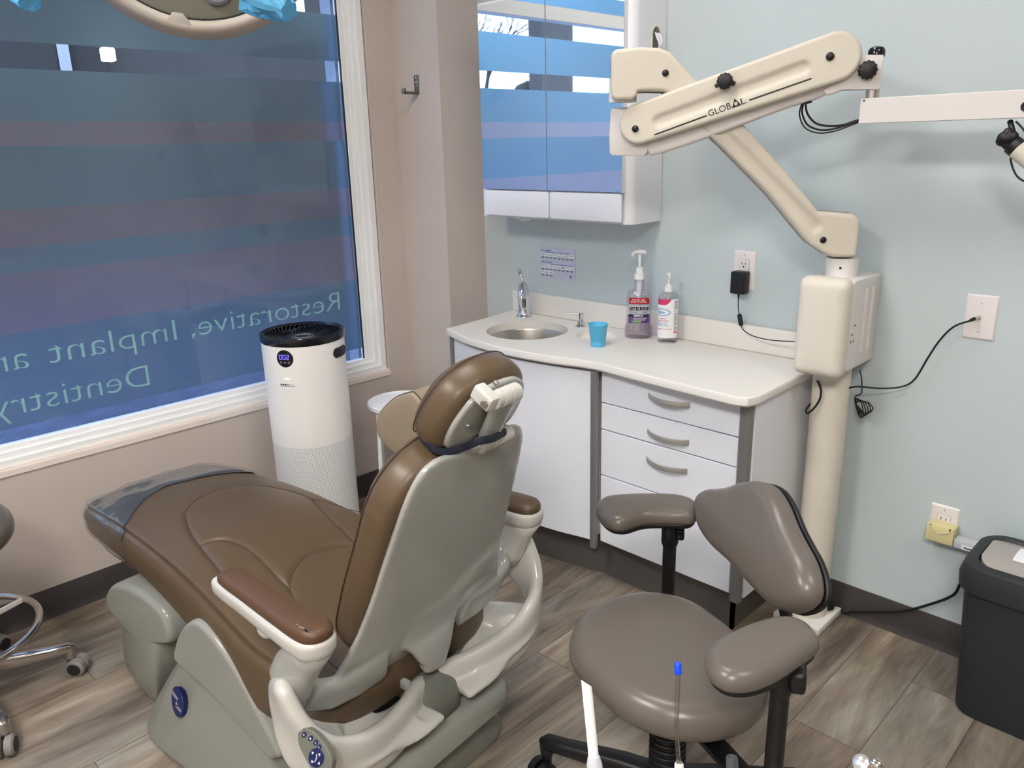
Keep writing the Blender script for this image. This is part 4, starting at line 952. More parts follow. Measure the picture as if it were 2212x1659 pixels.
# ------------------------------------------------------------------ outlets, adapters and cords
def plate(x0, x1, z0, z1, label, kind):
    cx = (x0+x1)/2
    t = thing('wall_plate' if kind == 'blank' else 'wall_outlet', label, 'outlet' if kind != 'blank' else 'wall plate', (cx, -0.001, (z0+z1)/2))
    F = Fr((cx, -0.0003, (z0+z1)/2), (1, 0, 0), (0, 0, 1), (0, -1, 0)); hw, hh = (x1-x0)/2, (z1-z0)/2
    b = MB(); b.loft([[F(a, c, n) for a, c in rrect(-hw+i, -hh+i, hw-i, hh-i, 0.003, 3)] for i, n in ((0, 0), (0, 0.0012), (0.0035, 0.0052), (0.006, 0.0058))]); b.build('cover', M_plate, t, auto=30)
    def screw(z): MB().turn(F(0, z, 0.0058), F(0, z, 0.0072), [(0, 0.0034), (0.7, 0.0032), (1, 0.0022)], 16).build('screw', M_plate, t); MB().prism([(-0.0006, z-0.0026), (0.0006, z-0.0026), (0.0006, z+0.0026), (-0.0006, z+0.0026)], F, 0.007, 0.0075).build('screw_slot', M_grayp, t, smooth=False)
    if kind == 'blank': screw(hh*0.64); screw(-hh*0.64)
    else:
        screw(hh*0.80)
        MB().prism(rrect(-0.0175, -0.034, 0.0175, 0.034, 0.003), F, 0.004, 0.0075, bev=0.0008).build('receptacle', M_plate, t)
        b = MB()
        for s_ in (1, -1):
            if kind == 'low' and s_ < 0: continue
            z = 0.0175*s_
            b.prism([(-0.0075, z), (-0.0055, z), (-0.0055, z+0.0085), (-0.0075, z+0.0085)], F, 0.0074, 0.0079).prism([(0.0055, z), (0.0075, z), (0.0075, z+0.007), (0.0055, z+0.007)], F, 0.0074, 0.0079).prism(ell(0, z-0.006, 0.0028, 0.003, 14), F, 0.0074, 0.0079)
        b.build('socket_slots', M_dark, t, smooth=False)
        lp = rrect(-0.0182, -0.0347, 0.0182, 0.0347, 0.003)
        MB().tube([F(a, c, 0.0058) for a, c in lp], 0.0004, n=5, closed=True).build('receptacle_gap', M_grayp, t)
    return t, F
plate(1.435, 1.512, 0.999, 1.121, 'white power outlet on the wall above the counter backsplash', 'high')
plate(2.118, 2.194, 0.939, 1.057, 'white wall plate with a coaxial jack, right of the column housing', 'blank')
_, F3 = plate(2.103, 2.179, 0.332, 0.452, 'low white power outlet above the baseboard beside the waste bin', 'low')
# black adapter with ferrite cord
y_ = -0.046
a0 = at(1577, 600, y=-0.045); a1 = at(1606, 632, y=-0.045); zt1 = at(1590, 587, y=-0.045).z; zb1 = at(1592, 636, y=-0.045).z
t = thing('power_adapter', 'black plug-in power adapter hanging from the counter outlet', 'power adapter', ((a0.x+a1.x)/2, -0.03, zb1))
MB().box((a0.x+0.001, -0.046, zb1), (a1.x, -0.0085, zt1), bev=0.005, seg=3).build('adapter_body', M_black, t)
cord = [at(1594, 632, y=-0.03), at(1595, 655, y=-0.03), at(1597, 678, y=-0.03)]
xb = (a0.x+a1.x)/2
MB().cyl((xb, -0.030, zb1+0.001), (xb+0.001, -0.030, zb1-0.014), 0.0042, 0.0022, 12).build('strain_relief', M_black, t)
cp = [(xb, -0.03, zb1-0.01), tuple(at(1595, 665, y=-0.03)), tuple(at(1599, 690, y=-0.031)), tuple(at(1604, 710, y=-0.035)), tuple(at(1625, 725, y=-0.045)), tuple(at(1660, 734, y=-0.06)), tuple(at(1695, 737, y=-0.07)), tuple(at(1716, 738, y=-0.075))]
MB().tube(crv(cp, 6, False), 0.0016, n=8).build('cord', M_rubber, t)
f0 = at(1597, 678, y=-0.031); f1 = at(1601, 704, y=-0.033)
MB().turn(f0, f1, [(0, 0.004), (0.1, 0.0072), (0.9, 0.0072), (1, 0.004)], 16).build('ferrite_bead', M_black, t)
# coaxial cable from plate to housing
jx = at(2115, 686, y=-0.006)
t = thing('coaxial_cable', 'black coaxial cable from the jack plate to the column housing', 'cable', tuple(jx))
MB().turn(jx+Vector((0.001, 0.004, 0)), jx+Vector((-0.006, -0.020, -0.001)), [(0, 0.0055), (0.25, 0.0055), (0.26, 0.0045), (1, 0.0045)], 6).build('jack', M_steel, t)
MB().turn(jx+Vector((-0.006, -0.018, -0.001)), jx+Vector((-0.012, -0.036, -0.004)), [(0, 0.005), (0.6, 0.0045), (1, 0.003)], 12).build('boot', M_rubber, t)
cp = [jx+Vector((-0.011, -0.034, -0.004)), at(2060, 706, y=-0.04), at(2030, 735, y=-0.04), at(2005, 772, y=-0.038), at(1975, 820, y=-0.035), at(1945, 836, y=-0.04), at(1900, 839, y=-0.06), at(1850, 835, y=-0.09), at(1815, 842, y=-0.10), at(1795, 828, y=-0.12)]
MB().tube(crv([tuple(p) for p in cp], 6, False), 0.0026, n=8).build('cable_run', M_rubber, t)
# coiled cord hanging under the housing
hb0 = at(1857, 800, y=-0.06)
t = thing('coiled_cord', 'thin black cord hanging coiled below the column housing', 'cable', tuple(hb0))
pp = [(1857, 800), (1861, 815), (1862, 835), (1860, 850)]
for k in range(5):
    w_ = 9+2.2*k; c0 = 1862+(k-2)*3
    pp += [(c0-w_, 858+k*3), (c0-w_*0.7, 880), (c0+2, 902-2*k), (c0+w_, 895-k*3), (c0+w_*0.4, 868)]
MB().tube(crv([tuple(at(x, y, y=-0.06-0.002*(i % 4))) for i, (x, y) in enumerate(pp)], 6, False), 0.0017, n=8).build('cord', M_rubber, t)
t_ = MB().tube(crv([tuple(at(x, y, y=yy)) for x, y, yy in ((1765, 822, -0.15), (1773, 840, -0.155), (1771, 862, -0.16), (1758, 882, -0.165), (1745, 892, -0.168), (1741, 886, -0.162), (1750, 872, -0.155))], 6, False), 0.0030, n=8).build('cord_stub', M_rubber, ma_)
# cream adapter and grey plug block at the low outlet
t = thing('plug_in_unit', 'aged cream plug-in unit with a wire bail on the low outlet', 'plug-in device', (2.13, -0.03, 0.37))
u0 = at(2001, 1142, y=-0.05); u1 = at(2058, 1176, y=-0.05)
ux0, ux1 = u0.x, at(2060, 1155, y=-0.05).x; uz1 = at(2010, 1131, y=-0.05).z; uz0 = at(2001, 1164, y=-0.05).z
MB().box((ux0, -0.052, uz0), (ux1, -0.007, uz1), bev=0.003).build('unit_body', M_yell, t)
MB().tube(crv([(ux0+0.008, -0.0535, uz1-0.002), (ux0+0.02, -0.056, uz1-0.014), ((ux0+ux1)/2, -0.057, uz1-0.020), (ux1-0.014, -0.055, uz1-0.012), (ux1-0.006, -0.0535, uz1-0.004)], 5, False), 0.0013, n=6).build('wire_bail', M_cream, t)
for x in (ux0+0.010, ux1-0.010): MB().box((x-0.0015, -0.0535, uz1-0.006), (x+0.0015, -0.051, uz1+0.001)).build('clip', M_dark, t, smooth=False)
t = thing('mains_cable', 'black power cord with a grey plug running along the baseboard to the column', 'power cord', (2.22, -0.03, 0.35))
MB().box((ux1+0.001, -0.045, uz0-0.004), (ux1+0.075, -0.010, uz0+0.022), bev=0.003).build('plug_body', M_lgray, t)
MB().box((ux1+0.022, -0.0458, uz0-0.001), (ux1+0.062, -0.0445, uz0+0.012)).build('plug_label', M_label, t, smooth=False)
MB().box((ux1+0.028, -0.0464, uz0+0.002), (ux1+0.056, -0.0452, uz0+0.007)).build('plug_label_print', M_grayp, t, smooth=False)
cp = [(ux1+0.07, -0.03, uz0+0.008), (ux1+0.14, -0.03, uz0-0.01), (2.42, -0.022, 0.26), tuple(at(2100, 1248, y=-0.018)), tuple(at(2060, 1285, y=-0.018)), tuple(at(2010, 1305, y=-0.02)), tuple(at(1950, 1320, y=-0.022)), tuple(at(1880, 1322, y=-0.025)), tuple(at(1840, 1322, y=-0.028)), (1.905, -0.022, 0.012), (1.83, -0.02, 0.028), (1.72, -0.02, 0.012)]
MB().tube(crv(cp, 6, False), 0.0042, n=8).build('cord', M_rubber, t)

# ------------------------------------------------------------------ waste bin
BX, BZ = 2.285, 0.46
t = thing('waste_bin', 'charcoal swing-top waste bin with a silver lid and paper note', 'waste bin', (2.47, -0.16, 0))
def can(z, g, r): return [(p[0], p[1], z) for p in rrect(2.285-g, -0.262-g, 2.60+g, -0.070+g, r, 6)]
MB().loft([can(0.0, -0.006, 0.05), can(0.004, 0, 0.055), can(0.37, 0.020, 0.06), can(0.372, 0.020, 0.06)]).build('bin_body', M_canb, t)
b = MB(); b.loft([can(0.362, 0.024, 0.06), can(0.366, 0.032, 0.066), can(0.40, 0.034, 0.066), can(0.430, 0.026, 0.062), can(0.437, 0.016, 0.055), can(0.437, 0.000, 0.045), can(0.425, -0.008, 0.040)], cap=False)
b.build('rim', M_canb, t)
b = MB(); F = Fr((0, 0, 0), (1, 0, 0), (0, 1, 0)); vs = []; fs = []
lo = rrect(2.291, -0.256, 2.594, -0.076, 0.045, 8)
def lidz(x, y): return 0.426+0.022*(1-((y+0.166)/0.10)**2)
N = len(lo); cxl, cyl_ = 2.44, -0.166
b.loft([[(cxl+(p[0]-cxl)*k, cyl_+(p[1]-cyl_)*k, lidz(cxl+(p[0]-cxl)*k, cyl_+(p[1]-cyl_)*k)-(0.01 if j == 0 else 0)) for p in lo] for j, k in enumerate((1, 1, 0.98, 0.8, 0.6, 0.4, 0.2, 0.01))], cap=False)
lid = b.build('swing_lid', M_silver, t)
def lidp(x, y, n=0.0): return Vector((x, y, lidz(x, y)+0.0012+n))
nx0, ny0 = 2.355, -0.205
vs = []; fs = []
for j in range(7):
    for i in range(7): vs.append(lidp(nx0+0.20*i/6, ny0+0.085*j/6))
for j in range(6):
    for i in range(6): fs.append((j*7+i, j*7+i+1, j*7+i+8, j*7+i+7))
MB().add(vs, fs).build('paper_note', M_paper, lid)
text('lettering', 'USED', None, nx0+0.052, ny0+0.045, 0.09, 0.020, M_blackg, lid, th=0.0004, wrapf=lambda a, b_, n: lidp(a, b_, n+0.0004))
# ------------------------------------------------------------------ air purifier
PX, PY, PR, PH = 0.226, -0.868, 0.145, 0.842
t = thing('air_purifier', 'tall white cylindrical air purifier with black vented top under the window', 'air purifier', (PX, PY, 0))
camd = Vector((CAM.x-PX, CAM.y-PY, 0)).normalized(); PHI = math.atan2(camd.y, camd.x)
def pc_(a, z, n=0.0, R=PR):     # point on the body: a = arc metres from the camera-facing line, growing to the right in view
    th = PHI+a/R; return Vector((PX+(R+n)*math.cos(th), PY+(R+n)*math.sin(th), z))
def on_body(px, py, R=PR):
    r = _r2*((px-1106)/FPX)-_u2*((py-829.5)/FPX)+_f
    ox, oy = CAM.x-PX, CAM.y-PY; A = r.x*r.x+r.y*r.y; B = 2*(ox*r.x+oy*r.y); C_ = ox*ox+oy*oy-R*R
    q = (-B-math.sqrt(max(0, B*B-4*A*C_)))/(2*A); p = CAM+r*q
    th = math.atan2(p.y-PY, p.x-PX)-PHI
    th = (th+PI) % (2*PI)-PI
    return th*R, p.z
zp = on_body(670, 968)[1]
mp = bpy.data.materials.new('perforated_white'); mp.use_nodes = True; n_ = mp.node_tree; bb = n_.nodes['Principled BSDF']
bb.inputs['Roughness'].default_value = 0.35
N = n_.nodes.new; Lk = n_.links.new
tcn = N('ShaderNodeTexCoord'); sp = N('ShaderNodeSeparateXYZ'); Lk(tcn.outputs['Object'], sp.inputs[0])
def m_(op, a, b_=None):
    q = N('ShaderNodeMath'); q.operation = op
    for i, v in enumerate((a, b_)):
        if v is None: continue
        if isinstance(v, (int, float)): q.inputs[i].default_value = v
        else: Lk(v, q.inputs[i])
    return q.outputs[0]
D_ = 0.0098
ang = m_('DIVIDE', m_('MULTIPLY', m_('ARCTAN2', sp.outputs[1], sp.outputs[0]), PR), D_)
zz = m_('DIVIDE', sp.outputs[2], D_*0.5); row = m_('FLOOR', zz)
ax = m_('SUBTRACT', m_('FRACT', m_('ADD', ang, m_('MULTIPLY', row, 0.5))), 0.5); az = m_('MULTIPLY', m_('SUBTRACT', m_('FRACT', zz), 0.5), 0.5)
dd_ = m_('SQRT', m_('ADD', m_('MULTIPLY', ax, ax), m_('MULTIPLY', az, az)))
hole = m_('LESS_THAN', dd_, 0.165)
mx = N('ShaderNodeMix'); mx.data_type = 'RGBA'; Lk(hole, mx.inputs[0]); mx.inputs[6].default_value = s2l((235, 233, 229))+(1,); mx.inputs[7].default_value = s2l((96, 92, 90))+(1,); Lk(mx.outputs[2], bb.inputs['Base Color'])
MB().turn((PX, PY, 0.03), (PX, PY, zp), [(0, PR-0.004), (0.01, PR), (1, PR)], 96).build('perforated_base', mp, t)
MB().turn((PX, PY, 0.0), (PX, PY, 0.03), [(0, PR-0.02), (1, PR-0.012)], 64).build('foot_ring', M_black, t)
MB().turn((PX, PY, zp), (PX, PY, PH-0.028), [(0, PR+0.0004), (1, PR+0.0004)], 96).build('body', M_whitem, t)
b = MB(); NN = 96
b.loft([[(PX+r*math.cos(2*PI*k/NN), PY+r*math.sin(2*PI*k/NN), z) for k in range(NN)] for r, z in ((PR+0.001, PH-0.029), (PR+0.003, PH-0.026), (PR+0.003, PH-0.006), (PR+0.001, PH-0.001), (PR-0.003, PH), (PR-0.008, PH-0.002), (PR-0.014, PH-0.008))], cap=False)
b.build('top_rim', M_blackg, t)
b = MB()
NF = 46
for k in range(NF):
    a = 2*PI*k/NF; sec = []
    for j in range(7):
        u = j/6.0; r = (PR-0.008)*(1-u)+0.062*u; th = a+0.42*u; z = PH-0.004-0.022*u**0.8
        d = Vector((math.cos(th), math.sin(th), 0)); s_ = Vector((-math.sin(th), math.cos(th), 0)); c = Vector((PX, PY, z))+d*r
        sec.append([c+s_*0.0022, c-s_*0.0012, c-s_*0.0012+Vector((0, 0, -0.014))+s_*0.007, c+s_*0.0012+Vector((0, 0, -0.014))+s_*0.007])
    b.loft(sec)
b.build('outlet_grille', M_blackg, t, auto=30)
MB().turn((PX, PY, PH-0.0279), (PX, PY, PH-0.0272), [(0, PR-0.006), (1, PR-0.006)], 64).build('grille_well', M_black, t)
hub = MB().turn((PX, PY, PH-0.045), (PX, PY, PH-0.022), [(0, 0.062), (0.8, 0.064), (1, 0.062), (1.02, 0.058), (0.98, 0.05), (0.95, 0.0)], 56).build('control_dial', M_black, t)
b = MB()
for r in (0.026, 0.0375): b.tube([(PX+r*math.cos(2*PI*k/40), PY+r*math.sin(2*PI*k/40), PH-0.0225) for k in range(40)], 0.0005, n=5, closed=True)
b.build('dial_marking', M_silverp, hub)
# side carry slot
ha, hz = on_body(738, 757); ha0, _h = on_body(724, 765)
lp = dense(capsule((ha0+0.008, hz), (ha0+0.060, hz), 0.0165, 0.0165, 12), 0.004)
b = MB(); b.loft([[pc_(ha0+0.034+(a-ha0-0.034)*k, hz+(z-hz)*k, 0.0016) for a, z in lp] for k in (1, 0.9, 0.8, 0.7, 0.6, 0.5, 0.4, 0.3, 0.2, 0.1, 0.01)], cap=False); b.build('carry_handle_recess', M_black, t)
b = MB(); b.tube([pc_(a, z, 0.0014) for a, z in lp], 0.0018, n=6, closed=True); b.build('recess_rim', M_blackg, t)
# display
da, dz = on_body(615, 775); dl, _1 = on_body(598, 775); drr, _2 = on_body(633, 775); dr_ = (drr-dl)/2
disp = MB().loft([[pc_(da+q*dr_*math.cos(2*PI*k/40), dz+q*dr_*math.sin(2*PI*k/40), 0.0010) for k in range(40)] for q in (1, 0.8, 0.6, 0.4, 0.2, 0.01)], cap=False).build('display', M_blackg, t)
DG = {'0': 'abcdef', '2': 'abged'}
SG = {'a': (0, 2, 1, 2), 'b': (1, 2, 1, 1), 'c': (1, 1, 1, 0), 'd': (0, 0, 1, 0), 'e': (0, 1, 0, 0), 'f': (0, 2, 0, 1), 'g': (0, 1, 1, 1)}
b = MB(); cw, ch = 0.0085, 0.0075
for i, c in enumerate('002'):
    for s_ in DG[c]:
        x0, z0, x1, z1 = SG[s_]; ox = da-0.0195+i*0.0135; oz = dz-0.002
        b.tube([pc_(ox+x0*cw, oz+z0*ch, 0.0016), pc_(ox+x1*cw, oz+z1*ch, 0.0016)], 0.0011, n=6)
b.build('digits', M_digit, disp)
for i in (-1, 0, 1):
    MB().tube([pc_(da+i*0.0145+0.0035*math.cos(2*PI*k/16), dz-0.0135+0.0035*math.sin(2*PI*k/16), 0.0014) for k in range(16)], 0.0004, n=5, closed=True).build('touch_button', M_silverp, disp)
la, lz = on_body(620, 818.5)
MB().add([pc_(la+0.0135*math.cos(2*PI*k/24), lz+0.0020*math.sin(2*PI*k/24), 0.0010) for k in range(24)], [tuple(range(24))]).build('indicator_light', M_greenled, t)
sa, sz = on_body(606, 828); sb, sz1 = on_body(638, 838)
st_ = MB(); wS = sb-sa
F_ = lambda a, z, n=0: pc_(sa+a, sz+z, 0.0008+n)
stk = MB().add([F_(wS*i/6, 0) for i in range(7)]+[F_(wS*i/6, -0.0125) for i in range(7)], [(i, i+1, i+8, i+7) for i in range(6)]).build('sticker', M_label, t)
for i, m__ in enumerate((M_blackg, M_blackg, M_blackg, M_grayp, M_lgray, M_lgray)):
    x = 0.001+i*wS/6.3
    MB().add([F_(x, -0.001, 0.0004), F_(x+wS/8, -0.001, 0.0004), F_(x+wS/8, -0.006, 0.0004), F_(x, -0.006, 0.0004)], [(0, 1, 2, 3)]).build('level_square', m__, stk, smooth=False)
MB().add([F_(wS*i/6, -0.008, 0.0004) for i in range(7)]+[F_(wS*i/6, -0.010, 0.0004) for i in range(7)], [(i, i+1, i+8, i+7) for i in range(6)]).build('small_print', M_grayp, stk)

# ------------------------------------------------------------------ small white side table in the corner
tx, ty, tz = 0.30, -0.50, 0.50
e = at(813, 885, pl=((0.33, -0.60, 0), camd))
t = thing('side_table', 'small white round side table behind the tan pillow', 'side table', (0.30, -0.50, 0))
tz = 0.515; ctr = Vector((0.33, -0.53, 0)); 
b = MB(); b.turn((ctr.x, ctr.y, tz-0.02), (ctr.x, ctr.y, tz), [(0, 0.125), (0.2, 0.13), (0.9, 0.13), (1, 0.127), (0.9, 0.122), (0.7, 0.119), (0.7, 0.0)], 48); b.build('table_top', M_white, t)
for a in (200, 320, 80, 260):
    c_, s_ = math.cos(math.radians(a)), math.sin(math.radians(a))
    MB().cyl((ctr.x+0.10*c_, ctr.y+0.10*s_, tz-0.015), (ctr.x+0.115*c_, ctr.y+0.115*s_, 0.0), 0.0085, 0.0085, 12).build('leg', M_white, t)
o = MB().tube(crv([(0.30, -0.72, 0.006), (0.42, -0.68, 0.006), (0.50, -0.60, 0.006), (0.50, -0.42, 0.006), (0.40, -0.33, 0.006), (0.32, -0.26, 0.006)], 6, False), 0.005, n=8).build('power_cable', M_rubber); tag(o, 'black power cable on the floor beside the air purifier', 'cable')
b = MB().box((0.30, -0.235, 0.012), (0.34, -0.222, 0.06), bev=0.003).build('plug', M_black, o)
# ------------------------------------------------------------------ dental chair (authored in its own frame: u toward the head, v across, z up)
CO = Vector((1.51, -1.35, 0)); CRZ = math.radians(6)
UU = Vector((math.cos(CRZ), math.sin(CRZ), 0)); VV = Vector((-math.sin(CRZ), math.cos(CRZ), 0))
def W(u, v, z): return CO+UU*u+VV*v+Vector((0, 0, z))
def loc(p): d = Vector(p)-CO; return Vector((d.dot(UU), d.dot(VV), d.z))
def atv(px, py, v): return loc(at(px, py, pl=(CO+VV*v, VV)))
def atz(px, py, z): return loc(at(px, py, z=z))
ch = thing('dental_chair', 'reclining brown upholstered dental chair with grey plastic shell', 'dental chair', tuple(CO), CRZ)
def L(mb, name, m, parent=ch, **k): return mb.build(name, m, parent, world=False, **k)
def interp(tab, x):
    if x <= tab[0][0]: return tab[0][1:]
    for a, b in zip(tab, tab[1:]):
        if x <= b[0]:
            t = (x-a[0])/(b[0]-a[0]); t = t*t*(3-2*t) if False else t; return [p+(q-p)*t for p, q in zip(a[1:], b[1:])]
    return tab[-1][1:]
# u, half width, edge top z, bottom z, crown
SEAT = [(-1.300, 0.150, 0.425, 0.395, 0.004), (-1.292, 0.175, 0.440, 0.380, 0.006), (-1.27, 0.195, 0.452, 0.368, 0.010), (-1.22, 0.206, 0.462, 0.358, 0.016), (-1.10, 0.216, 0.476, 0.352, 0.022), (-0.95, 0.228, 0.484, 0.350, 0.026), (-0.80, 0.240, 0.484, 0.338, 0.028), (-0.65, 0.250, 0.474, 0.300, 0.026), (-0.50, 0.262, 0.454, 0.240, 0.016), (-0.40, 0.268, 0.430, 0.200, 0.004), (-0.32, 0.272, 0.412, 0.195, -0.004), (-0.24, 0.268, 0.398, 0.230, -0.004), (-0.15, 0.262, 0.392, 0.255, 0.0), (-0.08, 0.24, 0.388, 0.275, 0.0), (-0.05, 0.18, 0.370, 0.300, 0.0)]
SM = crv(SEAT, 10, closed=False)
def pl_(pts): return [(atz(x, y, z)) for x, y, z in pts]
def seam2(pts): return [Vector((p.x, p.y)) for p in pl_(pts)]
# stitched seams of the seat: photo points on the cushion surface
SEAMS = []
def addseam(pts, w=0.0026, d=0.009):
    q = crv([tuple(p) for p in seam2(pts)], 6, closed=False); SEAMS.append((q, w, d))
addseam([(400, 1105, .51), (404, 1128, .51), (414, 1150, .505), (430, 1172, .50), (452, 1200, .49), (480, 1236, .475)])
addseam([(400, 1105, .51), (430, 1075, .515), (480, 1052, .52), (540, 1043, .515), (600, 1052, .505), (650, 1066, .495), (676, 1077, .49)], 0.005, 0.003)
addseam([(430, 1172, .50), (455, 1161, .505), (490, 1163, .50), (530, 1180, .49), (570, 1212, .475), (600, 1242, .46), (625, 1268, .44), (634, 1290, .425)])
addseam([(676, 1077, .49), (700, 1106, .48), (730, 1138, .465), (772, 1180, .44)])
addseam([(625, 1268, .44), (632, 1240, .445), (655, 1213, .45), (690, 1195, .45), (730, 1186, .445), (780, 1186, .43)])
addseam([(676, 1077, .49), (700, 1077, .49), (740, 1084, .485), (790, 1106, .46)], 0.005, 0.004)
addseam([(634, 1290, .425), (650, 1330, .405), (690, 1400, .40), (730, 1440, .395)])
def seamd(u, v):
    r = 0
    for q, w, d in SEAMS:
        for k in range(0, len(q)-1, 1):
            ax, ay = q[k]; bx, by = q[k+1]
            if abs(u-ax) > 0.05 or abs(v-ay) > 0.05: continue
            dx, dy = bx-ax, by-ay; t = max(0, min(1, ((u-ax)*dx+(v-ay)*dy)/(dx*dx+dy*dy+1e-12))); dd = math.hypot(u-ax-dx*t, v-ay-dy*t)
            r = max(r, d*0.6*math.exp(-(dd/w)**2)+d*0.55*math.exp(-(dd/(w*4.5))**2))
    return r
NS = 240
def seat_ring(row, off=0.0):
    u, wd, zt, zb, cw = row; ring = []; wd += off
    H = zt-zb
    for k in range(NS):
        # k 0..: across the top from -w to +w, down, back along the bottom, up
        s_ = k/float(NS)
        if s_ < 0.56:
            t = s_/0.56*2-1; v = t*(wd-0.012); z = zt+cw*(1-t*t)+0.006*(1-t**8); z += off
            z -= seamd(u, v) if off == 0 else 0
        elif s_ < 0.70:
            t = (s_-0.56)/0.14; v = wd-0.012+(0.012+0.006*math.sin(PI*t))*math.sin(min(1, t*3)*PI/2); z = (zt+off)-(H+2*off)*t
            v -= 0.006*math.exp(-((t-0.10)/0.035)**2)+(0.02*max(0, t-0.75)/0.25)
        elif s_ < 0.86:
            t = (s_-0.70)/0.16*2-1; v = -t*(wd-0.018); z = zb-off-0.01*(1-t**4)
        else:
            t = 1-(s_-0.86)/0.14; v = -(wd-0.012+(0.012+0.006*math.sin(PI*t))*math.sin(min(1, t*3)*PI/2)); z = (zt+off)-(H+2*off)*t
            v += 0.006*math.exp(-((t-0.10)/0.035)**2)+(0.02*max(0, t-0.75)/0.25)
        ring.append((u, v, z))
    return ring
rows = []
for i in range(len(SM)-1):
    a, b_ = SM[i], SM[i+1]
    for q in (0.0, 0.25, 0.5, 0.75): rows.append(tuple(x+(y-x)*q for x, y in zip(a, b_)))
rows.append(SM[-1])
b = MB(); b.loft([seat_ring(r) for r in rows]); seat = L(b, 'seat_cushion', M_brown, auto=180)
M_thread = mat('seam_thread', (64, 47, 34), 0.6)
def topz(u, v):
    r = interp([tuple(x) for x in SM], u); t = max(-1, min(1, v/(r[0]-0.012))); return r[1]+r[3]*(1-t*t)+0.006*(1-t**8)
for q, w_, d_ in SEAMS:
    L(MB().tube([(u, v, topz(u, v)-d_*1.02) for u, v in q], 0.0011, n=6), 'stitched_seam', M_thread, seat)
# side seams as fine stitched grooves
for sg in (-1, 1):
    L(MB().tube([(r[0], sg*(r[1]-0.004+0.004), r[2]-(r[2]-r[3])*0.28) for r in SM[14:-6:2]], 0.0016, n=6), 'side_piping', M_thread, seat)
# underside pan of the seat
# grey vinyl toe cover: follows the cushion a little proud of it, cut along a curved edge
def toe_edge(v): # u where the cover ends, as a function of v
    pts = [(-0.24, -0.965), (-0.20, -0.985), (-0.12, -1.055), (-0.04, -1.085), (0.05, -1.06), (0.13, -1.035), (0.20, -1.005), (0.24, -1.0)]
    return interp(pts, v)[0]
def cover(name, off, m, u_of, v_fn=None, par=ch):
    vs = []; fs = []; idx = {}
    rr = [r for r in rows if r[0] < -0.93]
    M_ = len(rr)
    for i, r in enumerate(rr):
        ring = seat_ring(r, off)
        for k in range(NS): 
            u, v, z = ring[k]; vs.append((u-off*(1 if i < 6 else 0), v, z+(v_fn(u, v) if v_fn else 0)))
    for i in range(M_-1):
        for k in range(NS):
            s_ = k/float(NS)
            if 0.68 < s_ < 0.88 and name == 'toe_cover': continue
            a = i*NS+k; b2 = i*NS+(k+1) % NS; c = (i+1)*NS+(k+1) % NS; d = (i+1)*NS+k
            if vs[a][0] > u_of(vs[a][1]): continue
            if name == 'toe_cover' and (vs[a][2] < rr[i][2]-0.035): continue
            fs.append((a, b2, c, d))
    fs.append(tuple(range(NS)))
    if name == 'toe_cover': fs.pop()
    me = bpy.data.meshes.new('m'); me.from_pydata(vs, [], fs); me.validate(); me.update()
    bm = bmesh.new(); bm.from_mesh(me); bmesh.ops.delete(bm, geom=[v for v in bm.verts if not v.link_faces], context='VERTS'); bmesh.ops.recalc_face_normals(bm, faces=bm.faces); bm.to_mesh(me); bm.free()
    return me
toe = link('toe_cover', cover('toe_cover', 0.0025, None, toe_edge), M_vinylgrey, ch, world=False, auto=60)
def wr(u, v):
    return 0.0035*math.sin(38*u+22*v)*math.sin(31*v-8*u)+0.0025*noise.noise(Vector((u*28, v*9, 1.7)))+0.006*max(0, noise.noise(Vector((u*9+v*16, v*3, 4.1))))
me = cover('wrap', 0.006, None, lambda v: toe_edge(v)+0.012, wr)
wrp = bpy.data.objects.new('plastic_sheet', me); COL.objects.link(wrp); me.materials.append(M_wrap); me.polygons.foreach_set('use_smooth', [True]*len(me.polygons))
me.transform(Matrix.Translation(CO) @ Matrix.Rotation(CRZ, 4, 'Z')); tag(wrp, 'crinkled clear plastic sheet wrapped over the foot of the dental chair', 'plastic sheet')

# ---- backrest plane, leaning back; a across, h along the back, n toward the patient
TH = math.radians(19.5)
FBk = Fr((0.133, 0, 0.911), (0, 1, 0), (math.sin(TH), 0, math.cos(TH)), (-math.cos(TH), 0, math.sin(TH)))
def nback(v, h):   # shell wraps forward at the sides and tucks under at the bottom
    return -0.020+0.012*min(1.5, abs(v)/0.2)**2+(0.02*((-0.45-h)/0.15)**2 if h < -0.45 else 0)
HW = crv([(0.006, 0.100), (-0.004, 0.135), (-0.03, 0.158), (-0.08, 0.174), (-0.14, 0.184), (-0.22, 0.194), (-0.32, 0.206), (-0.40, 0.220), (-0.45, 0.238), (-0.50, 0.255), (-0.54, 0.250), (-0.575, 0.22), (-0.597, 0.17), (-0.606, 0.11)], 6, closed=False)
b = MB(); VS = 36
rings = []
outer = []
for h, hw in HW:
    row = []
    for k in range(VS+1):
        v = -hw+2*hw*k/VS
        hh = h
        if h > -0.02: hh = h-0.045*max(0.0, 1-(v/hw)**2)**1.2*max(0, (h+0.02)/0.06)   # dipped top edge
        n = nback(v, h) if h > -0.40 else nback(v if abs(v) < 0.2 else math.copysign(0.2+(abs(v)-0.2)*0.7, v), h)
        row.append((v, hh, n))
    outer.append(row)
TB = 0.017
for row in outer:
    rings.append([FBk(v, h, n) for v, h, n in row]+[FBk(v*0.97, h, n+TB) for v, h, n in row[::-1]])
b.loft(rings)
